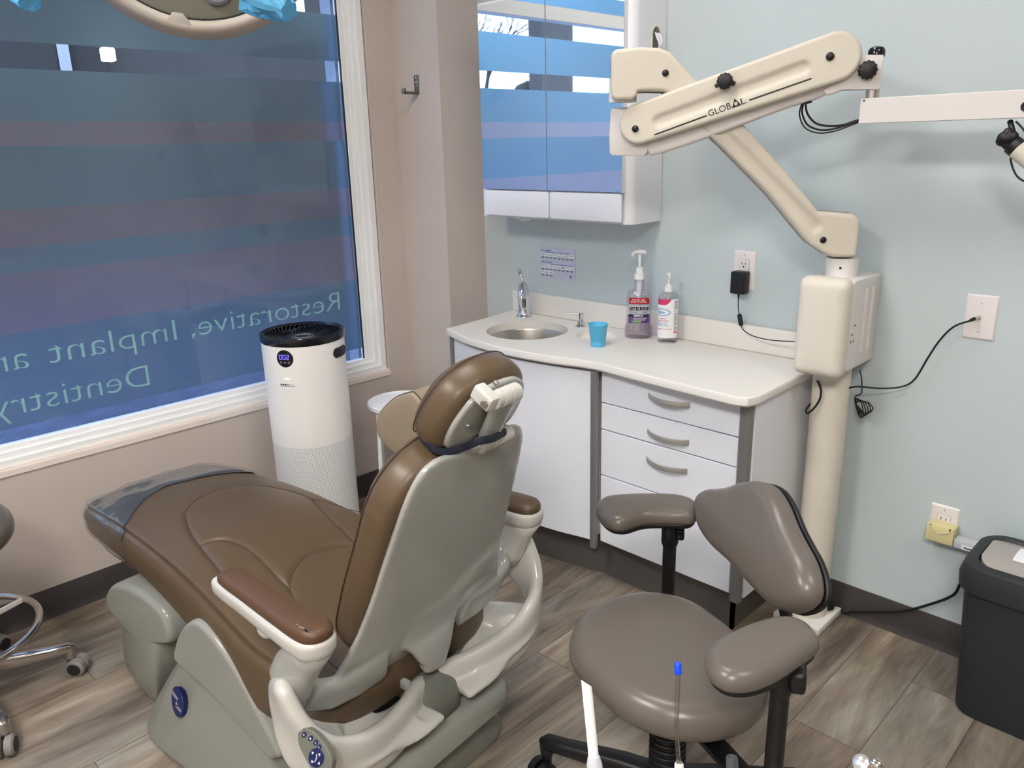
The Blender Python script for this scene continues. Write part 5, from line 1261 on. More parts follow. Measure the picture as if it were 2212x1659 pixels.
# lower arches: centre lug and lower lip
LUG = [FBk(0.0, -0.46, 0.055), FBk(0.0, -0.53, 0.06), atv(955, 1385, 0.0), atv(938, 1435, 0.0)]
b.tube(crv([tuple(FBk(0, -0.30, 0.004)), tuple(FBk(0, -0.40, 0.0)), tuple(FBk(0, -0.50, -0.010)), (-0.018, 0.0, 0.400), (-0.016, 0.0, 0.355), (-0.024, 0.0, 0.335)], 4, False), 0.05, n=24, rad=[(0.12-0.004*i if i < 9 else 0.084-0.0062*(i-9) if i < 16 else 0.036, 0.010+0.0012*min(i, 10)) for i in range(21)], up=(1, 0, 0), ex=0.7)
# wings to the arm pivots
for sg in (-1, 1):
    P_ = [FBk(sg*0.12, -0.535, -0.006), FBk(sg*0.19, -0.545, -0.004), FBk(sg*0.25, -0.545, 0.004), FBk(sg*0.305, -0.525, 0.022), FBk(sg*0.328, -0.495, 0.055), Vector((-0.075, sg*0.332, 0.475))]
    b.tube(P_, 0.05, n=24, rad=[(0.014, 0.055), (0.015, 0.048), (0.017, 0.043), (0.020, 0.042), (0.020, 0.043), (0.019, 0.043)], up=tuple(FBk.b), ex=0.7)
sh = L(b, 'backrest_shell', M_shell, auto=180)
def remesh(o, vx, it=6, f=0.5):
    r = o.modifiers.new('remesh', 'REMESH'); r.mode = 'VOXEL'; r.voxel_size = vx; r.use_smooth_shade = True
    s_ = o.modifiers.new('smooth', 'SMOOTH'); s_.iterations = it; s_.factor = f
remesh(sh, 0.0038, 30)
# cushion of the backrest
bk = crv([(-0.008, -0.10), (-0.032, -0.150), (-0.078, -0.186), (-0.11, -0.196), (-0.14, -0.202), (-0.22, -0.208), (-0.34, -0.218), (-0.44, -0.214), (-0.495, -0.175), (-0.505, -0.08), (-0.505, 0.08), (-0.495, 0.175), (-0.44, 0.214), (-0.34, 0.218), (-0.22, 0.208), (-0.14, 0.202), (-0.11, 0.196), (-0.078, 0.186), (-0.032, 0.150), (-0.008, 0.10), (0.0, 0.04), (0.0, -0.04)], 6)
FC = Fr(FBk(0, 0, 0.002), FBk.a, FBk.b, FBk.n)
def crease(a, b_):    # shoulder seam and long side seams
    s_ = 0.006*math.exp(-((b_+0.035-0.25*abs(a)**1.5)/0.005)**2)
    return -s_
L(MB().pad([(q, p) for p, q in bk], FC, 0.0, 0.082, 0.034, spine=[(0, -0.36), (0, -0.06)], dome=0.008, hf=crease, rings=26, rb=0.022, steps=8), 'backrest_cushion', M_brown, auto=180)
# dark seam line along cushion side
L(MB().tube([FC(q*0.985, p*0.992, 0.066) for p, q in bk], 0.0014, n=5, closed=True), 'cushion_piping', bpy.data.materials['seam_thread'])

# ---- headrest
HTH = math.radians(30)
HO = Vector((0.142, 0.008, 0.978))
FH = Fr(HO, (0, 1, 0), (math.sin(HTH), 0, math.cos(HTH)), (-math.cos(HTH), 0, math.sin(HTH)))
# oval, flattened below
ho_ = crv([(-0.128, -0.035), (-0.125, 0.015), (-0.100, 0.065), (-0.055, 0.092), (0.0, 0.100), (0.055, 0.092), (0.100, 0.065), (0.125, 0.015), (0.128, -0.035), (0.110, -0.066), (0.06, -0.078), (0.0, -0.080), (-0.06, -0.078), (-0.110, -0.066)], 6)
ho_ = [(a*0.94, c) for a, c in ho_]
L(MB().pad(ho_, FH, -0.02, 0.066, 0.042, spine=[(-0.04, 0.0), (0.04, 0.0)], dome=0.004, rings=16, rb=0.030, steps=8), 'headrest_cushion', M_brown, auto=180)
L(MB().tube([FH(a*0.985, c*0.985, 0.045) for a, c in ho_], 0.0013, n=5, closed=True), 'cushion_piping', bpy.data.materials['seam_thread'])
hp2 = [(a*0.84, (c+0.008)*0.84-0.004) for a, c in ho_]
hpl = L(MB().pad(hp2, Fr(FH(0, 0, -0.017), FH.a*-1, FH.b, FH.n*-1), -0.002, 0.010, 0.006, rb=0.002, dome=0.004), 'headrest_plate', M_shell, auto=60)
for x, y in ((1072, 828), (1011, 920)):
    p = loc(at(x, y, pl=(W(*FH(0, 0, -0.03)), UU*FH.n.x+Vector((0, 0, FH.n.z))))); q = p-FH.n*0.003
    L(MB().turn(p+FH.n*0.004, q, [(0, 0.0052), (1, 0.0048)], 16), 'screw', M_steel, hpl)
# bracket: knuckle on the plate, hinged bar going down into the shell
def hpt(px, py, n): return loc(at(px, py, pl=(W(*FH(0, 0, n)), UU*FH.n.x+Vector((0, 0, FH.n.z)))))
k0, k1 = hpt(1056, 869, -0.055), hpt(1112, 850, -0.055)
kv = Vector((0, 1, 0))
ka = Vector((k0.x, k0.y, k0.z)); kb = Vector((k0.x, k0.y+0.105, k0.z)); 
b = MB()
b.turn(ka+kv*0.012, ka+kv*0.080, [(0, 0.014), (0.02, 0.0165), (0.18, 0.0165), (0.19, 0.0150), (0.24, 0.0150), (0.25, 0.0175), (0.55, 0.0175), (0.56, 0.0165), (0.60, 0.0165), (0.61, 0.0178), (0.95, 0.0178), (1, 0.014)], 36)
brk = L(b, 'bracket_hinge', M_ivory)
m2 = MB(); F5 = Fr(ka+kv*0.0, FH.a, FH.b, FH.n)
m2.prism(rrect(-0.010, -0.015, 0.018, 0.015, 0.006), F5, -0.010, 0.036, bev=0.004)
L(m2, 'bracket_mount', M_ivory)
L(MB().turn(ka-kv*0.016, ka-kv*0.012, [(0, 0.007), (1, 0.0075)], 16), 'bracket_bolt', M_steel)
p_top = ka+kv*0.055; p_bot = FBk(-0.035, -0.045, 0.012)
pmid = loc(at(1046, 958, pl=(W(*FBk(0, 0, -0.025)), UU*FBk.n.x+Vector((0, 0, FBk.n.z)))))
b = MB(); b.tube([p_top+Vector((0, 0, 0.0)), p_top.lerp(pmid, 0.3), p_top.lerp(pmid, 0.7), pmid+Vector((0, 0.012, 0.0))], 0.03, n=24, rad=[(0.030, 0.011), (0.032, 0.010), (0.029, 0.010), (0.024, 0.012)], up=tuple(FH.n), ex=0.6)
L(b, 'headrest_bar', M_shell)
b = MB(); b.turn(pmid-kv*0.016, pmid+kv*0.080, [(0, 0.012), (0.02, 0.0165), (0.30, 0.0165), (0.31, 0.0145), (0.36, 0.0145), (0.37, 0.0165), (0.95, 0.0160), (1, 0.012)], 32)
L(b, 'lower_hinge', M_ivory)
b = MB(); b.tube([pmid, pmid.lerp(p_bot, 0.5), p_bot+Vector((-0.004, 0, -0.03))], 0.02, n=20, rad=[(0.016, 0.012), (0.021, 0.008), (0.021, 0.006)], up=tuple(FH.n), ex=0.6); L(b, 'headrest_blade', M_shell)
sl_ = FBk(-0.035, -0.05, 0.0)
# dark strap around the headrest
sp_ = [hpt(906, 946, 0.045), hpt(925, 962, 0.0), hpt(958, 976, -0.025), hpt(1000, 967, -0.042), hpt(1035, 953, -0.066), hpt(1065, 947, -0.070), hpt(1092, 932, -0.052), hpt(1100, 930, -0.015)]

# ---- armrests
def armrest(sg):
    A = MB(); zt = 0.612
    if sg < 0:
        f0 = atz(463, 1252, 0.605); 
    out = crv([(-0.332, -0.325), (-0.322, -0.285), (-0.298, -0.268), (-0.22, -0.272), (-0.10, -0.279), (0.0, -0.282), (0.036, -0.295), (0.046, -0.325), (0.034, -0.354), (0.0, -0.366), (-0.10, -0.358), (-0.22, -0.345), (-0.30, -0.337)], 6)
    outp = [(u, v*(-sg)) for u, v in out]
    F = Fr((0, 0, 0), (1, 0, 0), (0, 1, 0), (0, 0, 1))
    hfr = L(MB().pad(outp, F, 0.560, 0.604, 0.012, spine=[(-0.28, -0.30*(-sg)), (-0.02, -0.325*(-sg))], rb=0.022, steps=6, rings=4), 'armrest', M_ivory, auto=180)
    ins = [(-0.147+(u+0.147)*0.93+0.010, (v+0.315)*0.86-0.315) for u, v in out]
    L(MB().pad([(u, v*(-sg)) for u, v in ins], F, 0.602, 0.622, 0.012, spine=[(-0.26, -0.305*(-sg)), (-0.01, -0.325*(-sg))], dome=0.006, rb=0.002, rings=10), 'arm_pad', M_brown2 if sg < 0 else M_brown, hfr, auto=180)
    L(MB().sphere((-0.135, 0.335*sg, 0.560), 0.022, (1, 0.6, 0.8)), 'release_button', M_ivory, hfr)
    p = MB()
    p.tube([(0.0, 0.325*sg, 0.585), (-0.02, 0.328*sg, 0.55), (-0.05, 0.332*sg, 0.51), (-0.07, 0.334*sg, 0.475), (-0.08, 0.334*sg, 0.44)], 0.05, n=24, rad=[(0.046, 0.034), (0.042, 0.030), (0.048, 0.028), (0.052, 0.028), (0.045, 0.026)], up=(0, 1, 0), ex=0.8)
    o = L(p, 'armrest_post', M_shell if sg < 0 else M_ivory, auto=180)
    return hfr
armrest(-1); armrest(1)
rnd = random.Random(11)
pad0 = [o for o in ch.children_recursive if o.name.startswith('arm_pad')][0]
for i, (x, y, s_) in enumerate(((637, 1350, .005), (645, 1357, .006), (653, 1364, .006), (661, 1369, .005), (585, 1312, .0022), (575, 1304, .0018), (632, 1342, .003))):
    c0 = atz(x, y, 0.618)
    pts = [(c0.x+s_*rnd.uniform(.7, 1.5)*math.cos(a), c0.y+s_*rnd.uniform(.3, .6)*math.sin(a), 0.6262) for a in [2*PI*k/9 for k in range(9)]]
    L(MB().loft([[(p[0], p[1], 0.612) for p in pts], pts]), 'vinyl_crack', M_black if i not in (1, 2) else M_tan, pad0, smooth=False)

# ---- rear console bow
rim_n = MB()
def bowpath(sg):
    return [(-0.082, sg*0.352, 0.488), (-0.062, sg*0.360, 0.445), (-0.034, sg*0.364, 0.400), (-0.006, sg*0.356, 0.360), (0.018, sg*0.332, 0.328), (0.030, sg*0.288, 0.304), (0.032, sg*0.235, 0.288), (0.020, sg*0.17, 0.275), (-0.004, sg*0.10, 0.265), (-0.030, sg*0.05, 0.256), (-0.045, sg*0.01, 0.25)]
for sg in (-1, 1):
    b = MB(); P_ = crv(bowpath(sg), 4, closed=False); n_p = len(P_)
    rad = []
    for i in range(n_p):
        t = i/float(n_p-1); rad.append((0.020*min(1, 0.55+t*9), (0.064-0.012*min(1, t*2.2))*min(1, 0.6+t*7)))
    b.tube(P_, 0.03, n=24, rad=rad, up=(0.001, 0, 1), ex=0.6)
    # inner shelf sloping to the seat
    b.tube(crv([(-0.14, sg*0.20, 0.290), (-0.09, sg*0.21, 0.284), (-0.03, sg*0.20, 0.272), (0.0, sg*0.13, 0.262), (-0.01, sg*0.05, 0.25)], 4, False), 0.05, n=20, rad=[(0.065, 0.013)]*17, ex=0.8)
    b.tube(crv([(-0.13, sg*0.25, 0.295), (-0.06, sg*0.29, 0.300), (-0.01, sg*0.30, 0.305), (0.01, sg*0.25, 0.285), (0.0, sg*0.1, 0.265)], 4, False), 0.05, n=20, rad=[(0.05, 0.012)]*17, ex=0.8)
    o = L(b, 'console_bow', M_ivory, auto=180); remesh(o, 0.0045, 14)
# control panel on the near bow
PN = Vector((0.20, -0.90, 0.35)).normalized()
c_ = atv(678, 1612, -0.40)
Pp = Vector((0.030, -0.397, 0.372)); 
g0 = loc(at(678, 1618, pl=(W(0.0, -0.392, 0.38), (UU*PN.x+VV*PN.y+Vector((0, 0, PN.z))))))
up_ = (loc(at(655, 1580, pl=(W(0.0, -0.392, 0.38), (UU*PN.x+VV*PN.y+Vector((0, 0, PN.z))))))-g0).normalized()
FPn = Fr(g0, up_.cross(PN), up_, PN)
pan = L(MB().pad(crv([(-0.024, -0.035), (-0.027, -0.005), (-0.022, 0.028), (-0.008, 0.044), (0.008, 0.040), (0.022, 0.018), (0.027, -0.012), (0.022, -0.040), (0.0, -0.052)], 6), FPn, -0.012, 0.002, 0.002, rb=0.001), 'control_panel', M_olive, auto=60)
for k, (x, y) in enumerate(((659, 1586), (673, 1594), (684, 1603), (691, 1613))):
    q = FPn.inv(loc(at(x, y, pl=(W(*g0), (UU*PN.x+VV*PN.y+Vector((0, 0, PN.z)))))))
    kb_ = L(MB().pad(ell(q[0], q[1], 0.0062, 0.0045, 20), FPn, 0.0, 0.0036, 0.001), 'push_button', M_navy, pan)
    text('lettering', '0123'[k], FPn.__class__(FPn.o+FPn.n*0.0037, FPn.a, FPn.b), q[0]-0.0015, q[1]-0.002, 0.003, 0.004, M_white, kb_, th=0.0002, world=False)
q = FPn.inv(loc(at(685, 1636, pl=(W(*g0), (UU*PN.x+VV*PN.y+Vector((0, 0, PN.z)))))))
dp = L(MB().pad(ell(q[0], q[1], 0.0185, 0.0165, 32), FPn, 0.0, 0.0036, 0.001), 'direction_pad', M_navy, pan)
F6 = Fr(FPn(q[0], q[1], 0.0037), FPn.a, FPn.b, FPn.n)
b = MB()
for a in range(4):
    c6, s6 = math.cos(a*PI/2), math.sin(a*PI/2); R_ = lambda x, y: (x*c6-y*s6, x*s6+y*c6)
    b.prism([R_(0.014, 0), R_(0.0095, 0.003), R_(0.0095, -0.003)], F6, 0, 0.0004)
b.tube([F6(x, y, 0.0004) for x, y in crv([(-0.007, -0.003), (-0.003, -0.003), (0.003, 0.0), (0.006, 0.004)], 4, False)], 0.0008, n=5)
L(b, 'arrow_marks', M_white, dp, smooth=False)
# far panel edge
L(MB().sphere((-0.01, 0.372, 0.372), 0.02, (1.0, 0.45, 1.7)), 'control_panel', M_olive)

# ---- olive hinge carrier and base top behind the seat
b = MB()
b.tube([(-0.16, 0.0, 0.272), (-0.09, 0.0, 0.275), (-0.04, 0.0, 0.272), (-0.012, 0.0, 0.245), (-0.008, 0.0, 0.19)], 0.08, n=28, rad=[(0.060, 0.03), (0.062, 0.032), (0.064, 0.032), (0.064, 0.030), (0.062, 0.02)], up=(0, 0, 1), ex=0.6)
o = L(b, 'hinge_carrier', M_olive, auto=180)
L(MB().cyl((-0.03, -0.032, 0.340), (-0.03, 0.032, 0.340), 0.009, n=20), 'hinge_pin', M_steel)
L(MB().box((-0.16, -0.075, 0.300), (-0.03, -0.06, 0.322), bev=0.003), 'link_bar', M_shell)
# ---- base
def sect(u, w, z0, z1, r, n=28, ex=0.45):
    o = []
    for k in range(n):
        c, s_ = math.cos(2*PI*k/n), math.sin(2*PI*k/n); o.append((u, w*math.copysign(abs(c)**ex, c), (z0+z1)/2+(z1-z0)/2*math.copysign(abs(s_)**ex, s_)))
    return o
FLARE = [(1.22, 0.0), (1.22, 0.06), (1.16, 0.22), (1.07, 0.42), (0.97, 0.60), (0.86, 0.78), (0.68, 0.94), (0.3, 1.0)]
STRAIGHT = [(1.0, 0.0), (1.02, 0.05), (1.0, 0.30), (0.95, 0.52), (0.86, 0.72), (0.76, 0.88), (0.62, 0.97), (0.3, 1.0)]
def bsect(u, w, zt, fl=FLARE):
    half = fl
    return [(u, w*a_, zt*q) for a_, q in half]+[(u, -w*a_, zt*q) for a_, q in half[::-1]]
b = MB(); b.loft([bsect(u, w, z) for u, w, z in ((-0.815, 0.20, 0.05), (-0.805, 0.245, 0.10), (-0.775, 0.275, 0.17), (-0.72, 0.29, 0.215), (-0.60, 0.295, 0.235), (-0.45, 0.285, 0.21), (-0.25, 0.265, 0.15), (-0.10, 0.235, 0.12), (-0.02, 0.20, 0.10), (0.0, 0.16, 0.05))])
o = L(b, 'base', M_base_g, auto=180); remesh(o, 0.006, 14)
base_o = o
# side fairing of the lift arm (tapering blade with a rounded top)
for sg in (-1, 1):
    b = MB()
    F = Fr((0, 0.225*sg, 0), (1, 0, 0), (0, 0, 1), (0, -1, 0) if sg < 0 else (0, 1, 0))
    pts = crv([tuple(atv(x, y, -0.282)[i] for i in (0, 2)) for x, y in ((374, 1425), (378, 1385), (394, 1354), (418, 1343), (452, 1372), (490, 1423), (522, 1476), (562, 1552), (601, 1630), (592, 1642), (577, 1640), (540, 1598), (470, 1520), (410, 1462))], 5)
    b.slab(dense(pts, 0.008), F, -0.03, 0.057, 0.012, rb=0.003, step=0.02)
    L(b, 'side_fairing', M_base_l, auto=180)
# front lower shroud under the leg rest
b = MB()
pr = [(-0.845, 0.02), (-0.88, 0.02), (-1.05, 0.03), (-1.13, 0.09), (-1.155, 0.18), (-1.12, 0.245), (-1.00, 0.27), (-0.85, 0.28), (-0.74, 0.27)]
b.loft([bsect(u, w, zt, STRAIGHT) for u, w, zt in ((-1.175, 0.12, 0.10), (-1.165, 0.175, 0.19), (-1.13, 0.215, 0.24), (-1.05, 0.245, 0.27), (-0.95, 0.262, 0.28), (-0.87, 0.268, 0.28), (-0.845, 0.262, 0.27))])
o = L(b, 'front_shroud', M_base_g, auto=180)
b = MB(); F = Fr((0, -0.222, 0), (1, 0, 0), (0, 0, 1), (0, -1, 0))
pts = crv([(-1.135, 0.19), (-1.10, 0.255), (-1.02, 0.30), (-0.90, 0.32), (-0.78, 0.30), (-0.76, 0.22), (-0.84, 0.175), (-0.93, 0.13), (-1.03, 0.145)], 5)
b.pad(pts, F, -0.39, 0.022, 0.02, rb=0.02, dome=0.003)
L(b, 'shroud_cap', M_base_l, auto=180)
# legrest support under the cushion
L(MB().loft([sect(u, w, z0, z1, 0) for u, w, z0, z1 in ((-1.05, 0.10, 0.32, 0.37), (-0.8, 0.16, 0.25, 0.36), (-0.5, 0.18, 0.16, 0.30), (-0.3, 0.17, 0.14, 0.27), (-0.15, 0.12, 0.17, 0.25))]), 'seat_frame', M_black, auto=180)
# rear deck steps
b = MB(); b.loft([sect(u, w, z0, z1, 0, ex=0.3) for u, w, z0, z1 in ((-0.30, 0.235, 0.125, 0.19), (-0.05, 0.225, 0.125, 0.205), (0.03, 0.20, 0.13, 0.20), (0.045, 0.18, 0.14, 0.185))]); L(b, 'rear_deck', M_base_l, auto=50)
# oval badge
pl_b = (W(-0.70, -0.3105, 0.10), (VV*-1+Vector((0, 0, 0.40))-UU*0.10).normalized())
g0 = loc(at(384, 1516, pl=pl_b)); nb = Vector((-0.10, -1, 0.40)).normalized(); ub = (loc(at(376, 1484, pl=pl_b))-g0).normalized()
FBd = Fr(g0, ub.cross(nb), ub, nb)
bd = L(MB().pad(ell(0, 0, 0.027, 0.040, 36), FBd, -0.010, 0.002, 0.0015), 'badge', M_navy, auto=60)
d1 = (loc(at(408, 1545, pl=pl_b))-loc(at(366, 1495, pl=pl_b))).normalized(); FBt = Fr(FBd(0, 0, 0.0024), d1, nb.cross(d1), nb)
text('lettering', 'Pelton', FBt, -0.031, 0.004, 0.032, 0.011, M_silverp, bd, th=0.0003, world=False)
text('lettering', '&', FBt, -0.004, -0.006, 0.006, 0.007, M_silverp, bd, th=0.0003, world=False)
text('lettering', 'Crane', FBt, 0.000, -0.013, 0.030, 0.011, M_silverp, bd, th=0.0003, world=False)

# ------------------------------------------------------------------ tan neck pillow with its strap
ho_ = None
npil = thing('neck_pillow', 'tan vinyl neck pillow strapped in front of the headrest', 'pillow', tuple(W(-0.05, 0, 0.9)), CRZ)
pv = -0.055
pp = [(810, 930), (812, 900), (826, 880), (850, 860), (880, 849), (892, 852), (912, 876), (928, 900), (934, 925), (920, 950), (880, 985), (855, 986), (835, 970), (818, 950)]
sec = [atv(x, y, pv) for x, y in pp]; prof = [(p.x, p.z) for p in sec]
pcx = sum(p[0] for p in prof)/len(prof); pcz = sum(p[1] for p in prof)/len(prof)
prof = crv(prof, 5)
du_ = -0.0
b = MB(); rings = []
for v, k in ((pv, 0.02), (pv, 0.5), (pv, 0.90), (pv+0.002, 0.96), (pv+0.007, 0.99), (pv+0.016, 1.0), (0.05, 1.0), (0.18, 1.0), (0.195, 0.98), (0.20, 0.93), (0.20, 0.02)):
    rings.append([(pcx+(u-pcx)*k, v, pcz+(z-pcz)*k) for u, z in prof])
b.loft(rings)
def toW(me): me.transform(Matrix.Translation(CO-Vector(npil.location)).copy()); return me
me = b.mesh()
def plink(name, mb, m, parent, **k):
    me = mb.mesh(); me.transform(Matrix.Translation(CO) @ Matrix.Rotation(CRZ, 4, 'Z')); return link(name, me, m, parent, world=True, **k)
pb_ = plink('pillow_body', b, M_tan, npil, auto=180)
plink('piping', MB().tube([(pcx+(u-pcx)*0.992, pv+0.008, pcz+(z-pcz)*0.992) for u, z in prof], 0.0018, n=6, closed=True), bpy.data.materials['seam_thread'], pb_)
M_strap = mat('navy_strap', (22, 24, 42), 0.7)
plink('strap', MB().tube(crv([tuple(p) for p in sp_], 5, False), 0.0025, n=10, ry=0.0075, up=(-0.3, 0, 1)), M_strap, npil)
# ------------------------------------------------------------------ operator stool with arms
SX, SY = 1.95, -1.09
st = thing('operator_stool', 'taupe-grey wheeled operator stool with two padded arms and kidney backrest', 'stool', (SX, SY, 0))
def outz(pts, z, per=6): return crv([tuple(at(x, y, z=z).xy) for x, y in pts], per)
seat_o = outz([(1229, 1372), (1250, 1325), (1310, 1288), (1400, 1273), (1490, 1290), (1570, 1340), (1635, 1400), (1664, 1450), (1655, 1500), (1610, 1538), (1530, 1556), (1440, 1548), (1350, 1512), (1275, 1450), (1240, 1410)], 0.462)
MB().pad(dense(seat_o, 0.02), XY, 0.395, 0.470, 0.038, dome=0.010, rb=0.034, rings=16, steps=8, hf=lambda a, b_: -0.008*math.exp(-(((a-SX)/0.10)**2+((b_-SY)/0.10)**2))).build('seat', M_stool, st, auto=180)
MB().turn((SX, SY, 0.355), (SX, SY, 0.397), [(0, 0.05), (0.3, 0.10), (1, 0.14)], 40).build('seat_plate', M_black, st)
def stool_base(t, cx, cy, angs, m, mc, R, zt, cap=None, rc=0.028):
    b = MB()
    for a in angs:
        d = Vector((math.cos(math.radians(a)), math.sin(math.radians(a)), 0)); c = Vector((cx, cy, 0))
        b = MB().tube([c+d*0.02+Vector((0, 0, zt+0.012)), c+d*0.10+Vector((0, 0, zt+0.010)), c+d*(R-0.05)+Vector((0, 0, zt-0.008)), c+d*R+Vector((0, 0, zt-0.014)), c+d*(R+0.016)+Vector((0, 0, zt-0.018))], 0.02, n=16, rad=[(0.026, 0.026), (0.024, 0.022), (0.019, 0.016), (0.018, 0.016), (0.008, 0.009)], ex=0.6)
        b.cyl(c+d*R+Vector((0, 0, zt-0.045)), c+d*R+Vector((0, 0, zt-0.012)), 0.016, 0.018, 16)
        b.build('base_leg', m, t)
        # twin-wheel caster
        ca = a+cap if cap is not None else a+70
        e = Vector((math.cos(math.radians(ca)), math.sin(math.radians(ca)), 0)); s_ = Vector((-e.y, e.x, 0)); q = c+d*R+e*0.018+Vector((0, 0, rc))
        k = MB()
        for sg in (-1, 1): k.turn(q+s_*sg*0.004, q+s_*sg*0.026, [(0, rc*0.9), (0.08, rc), (0.8, rc), (0.95, rc*0.86), (1.0, rc*0.8), (1.0, 0.001)], 24)
        cs = k.build('caster', mc[0], t)
        for sg in (-1, 1): MB().turn(q+s_*sg*0.0262, q+s_*sg*0.028, [(0, rc*0.72), (1, rc*0.66)], 24).build('wheel_cap', mc[1], cs)
        MB().cyl(c+d*R+Vector((0, 0, rc+0.002)), c+d*R+Vector((0, 0, zt-0.03)), 0.010, 0.013, 14).build('caster_stem', mc[1], cs)
stool_base(st, SX, SY, (194, 266, 338, 50, 122), M_black, (M_rubber, M_black), 0.295, 0.115)
MB().turn((SX, SY, 0.085), (SX, SY, 0.36), [(0, 0.042), (0.15, 0.040), (0.16, 0.036), (1, 0.036)], 32).build('gas_column_cover', M_black, st)
b = MB()
for k in range(14): b.tube([(SX+0.0365*math.cos(2*PI*j/28), SY+0.0365*math.sin(2*PI*j/28), 0.13+k*0.016) for j in range(28)], 0.0035, n=6, closed=True)
b.build('bellows', M_black, st)
# backrest: kidney pad facing the seat
bn = Vector((-0.52, -0.78, 0.34)).normalized()
bp0 = at(1640, 1180, z=0.655)
PLB = (bp0, bn)
bo = [(1507, 1095), (1512, 1072), (1530, 1058), (1556, 1055), (1580, 1050), (1605, 1041), (1640, 1039), (1668, 1052), (1690, 1085), (1708, 1130), (1728, 1170), (1748, 1208), (1760, 1250), (1760, 1285), (1745, 1310), (1715, 1323), (1685, 1318), (1655, 1298), (1620, 1262), (1580, 1218), (1540, 1180), (1515, 1140)]
FBs = Fr(bp0, Vector((0, 0, 1)).cross(bn), bn.cross(Vector((0, 0, 1)).cross(bn)), bn)
bo2 = crv([FBs.inv(at(x, y, pl=PLB))[:2] for x, y in bo], 6)
sp2 = [FBs.inv(at(x, y, pl=PLB))[:2] for x, y in ((1590, 1120), (1690, 1240))]
bcv = lambda a, b_: 0.10*(a*a)*1.2
MB().pad(bo2, FBs, -0.028, 0.018, 0.026, spine=sp2, dome=0.016, rb=0.016, rings=16, steps=8).build('backrest', M_stool, st, auto=180)
MB().pad([(a*1.005, c*1.005) for a, c in bo2], FBs, -0.040, -0.026, 0.005, spine=sp2, rb=0.008, rings=4).build('backrest_shell', M_black, st, auto=60)
cb = FBs(0, -0.02, -0.04)
bk0 = at(1625, 1335, z=0.50)
MB().tube([cb, cb-bn*0.03+Vector((0, 0, -0.06)), Vector((cb.x-bn.x*0.05, cb.y-bn.y*0.05, 0.47)), Vector((cb.x-bn.x*0.03, cb.y-bn.y*0.03, 0.385)), (SX+0.05, SY+0.08, 0.372)], 0.02, n=14, rad=[(0.024, 0.010)]*5, up=(1, 0.3, 0), ex=0.5).build('backrest_bar', M_black, st)
# arms
def arm(pts, z, pole_top, pole_bot, label, kdir, tilt=None, thk=0.035):
    o = outz(pts, z)
    ps = [tuple(at(x, y, z=z).xy) for x, y in pts]
    n = len(ps); 
    # spine along the long axis
    far = max(((math.dist(p, q), p, q) for p in ps for q in ps), key=lambda s: s[0]); m_ = ((far[1][0]+far[2][0])/2, (far[1][1]+far[2][1])/2)
    sp = [tuple(m_[i]+(e[i]-m_[i])*0.5 for i in range(2)) for e in (far[1], far[2])]
    a = MB().pad(o, XY, z-thk, z, thk*0.62, spine=sp, dome=0.006, rb=thk*0.35, steps=8).build('arm_pad', M_stool, st, auto=180)
    MB().pad([(m_[0]+(p[0]-m_[0])*0.93, m_[1]+(p[1]-m_[1])*0.93) for p in o], XY, z-thk-0.008, z-thk+0.003, 0.003, spine=sp, rb=0.003).build('pad_base', M_black, a)
    return z-thk-0.008
z1 = arm([(1286, 1088), (1300, 1070), (1340, 1063), (1400, 1061), (1460, 1063), (1500, 1074), (1512, 1092), (1495, 1108), (1440, 1108), (1390, 1110), (1345, 1122), (1310, 1115)], 0.625, None, None, '', 0)
z2 = arm([(1522, 1408), (1540, 1378), (1600, 1346), (1660, 1326), (1710, 1324), (1750, 1340), (1772, 1368), (1765, 1385), (1720, 1418), (1670, 1448), (1620, 1464), (1570, 1462), (1535, 1440)], 0.640, None, None, '', 0)
def pole(px, py, zt, pxb, pyb, zb, chrome_top, kpx, kpy):
    a = at(px, py, z=zt); c = at(pxb, pyb, z=zb)
    ab = a.lerp(c, 0.0)
    lo = Vector((a.x, a.y, zb))
    if chrome_top: MB().cyl(a+Vector((0, 0, 0.01)), a+Vector((0, 0, -0.05)), 0.011, n=20).build('arm_rod', M_steel, st)
    t0 = 0.03 if chrome_top else 0.0
    MB().turn(a-Vector((0, 0, t0)), a-Vector((0, 0, t0+0.055)), [(0, 0.018), (0.1, 0.021), (0.8, 0.021), (1, 0.017)], 24).build('arm_collar', M_black, st)
    MB().cyl(a-Vector((0, 0, t0+0.04)), lo, 0.0165, n=24).build('arm_post', M_black, st)
    d = (Vector((SX, SY, 0))-Vector((lo.x, lo.y, 0))).normalized()
    MB().tube([lo+Vector((0, 0, 0.012)), lo+d*0.06+Vector((0, 0, 0.004)), Vector((SX, SY, zb+0.03))-d*0.05, Vector((SX, SY, 0.37))-d*0.03], 0.02, n=12, ry=0.006, rad=[(0.024, 0.008)]*4, ex=0.5).build('arm_bracket', M_black, st)
    MB().turn(lo-Vector((0, 0, 0.006)), lo+Vector((0, 0, 0.02)), [(0, 0.020), (1, 0.021)], 24).build('post_clamp', M_black, st)
    return a
a1 = pole(1449, 1112, z1, 1435, 1265, 0.30, True, 0, 0)
a2 = pole(1690, 1438, z2+0.005, 1660, 1640, 0.31, False, 0, 0)
kq = at(1722, 1462, pl=(a2, (-0.45, 0.9, 0)))
kn = (kq-Vector((a2.x, a2.y, kq.z))).normalized()
MB().cyl((a2.x, a2.y, kq.z), kq+kn*0.0, 0.006, n=12).build('knob_stem', M_black, st)
knob('arm_knob', kq-kn*0.012, kn, 0.026, 0.026, M_black, st, lobes=5, amp=0.12)
kl = Vector((a1.x, a1.y, a1.z-0.045)); kd = Vector((0.8, 0.55, 0)).normalized()
knob('arm_knob', kl+kd*0.014, kd, 0.020, 0.020, M_black, st, lobes=5, amp=0.12)

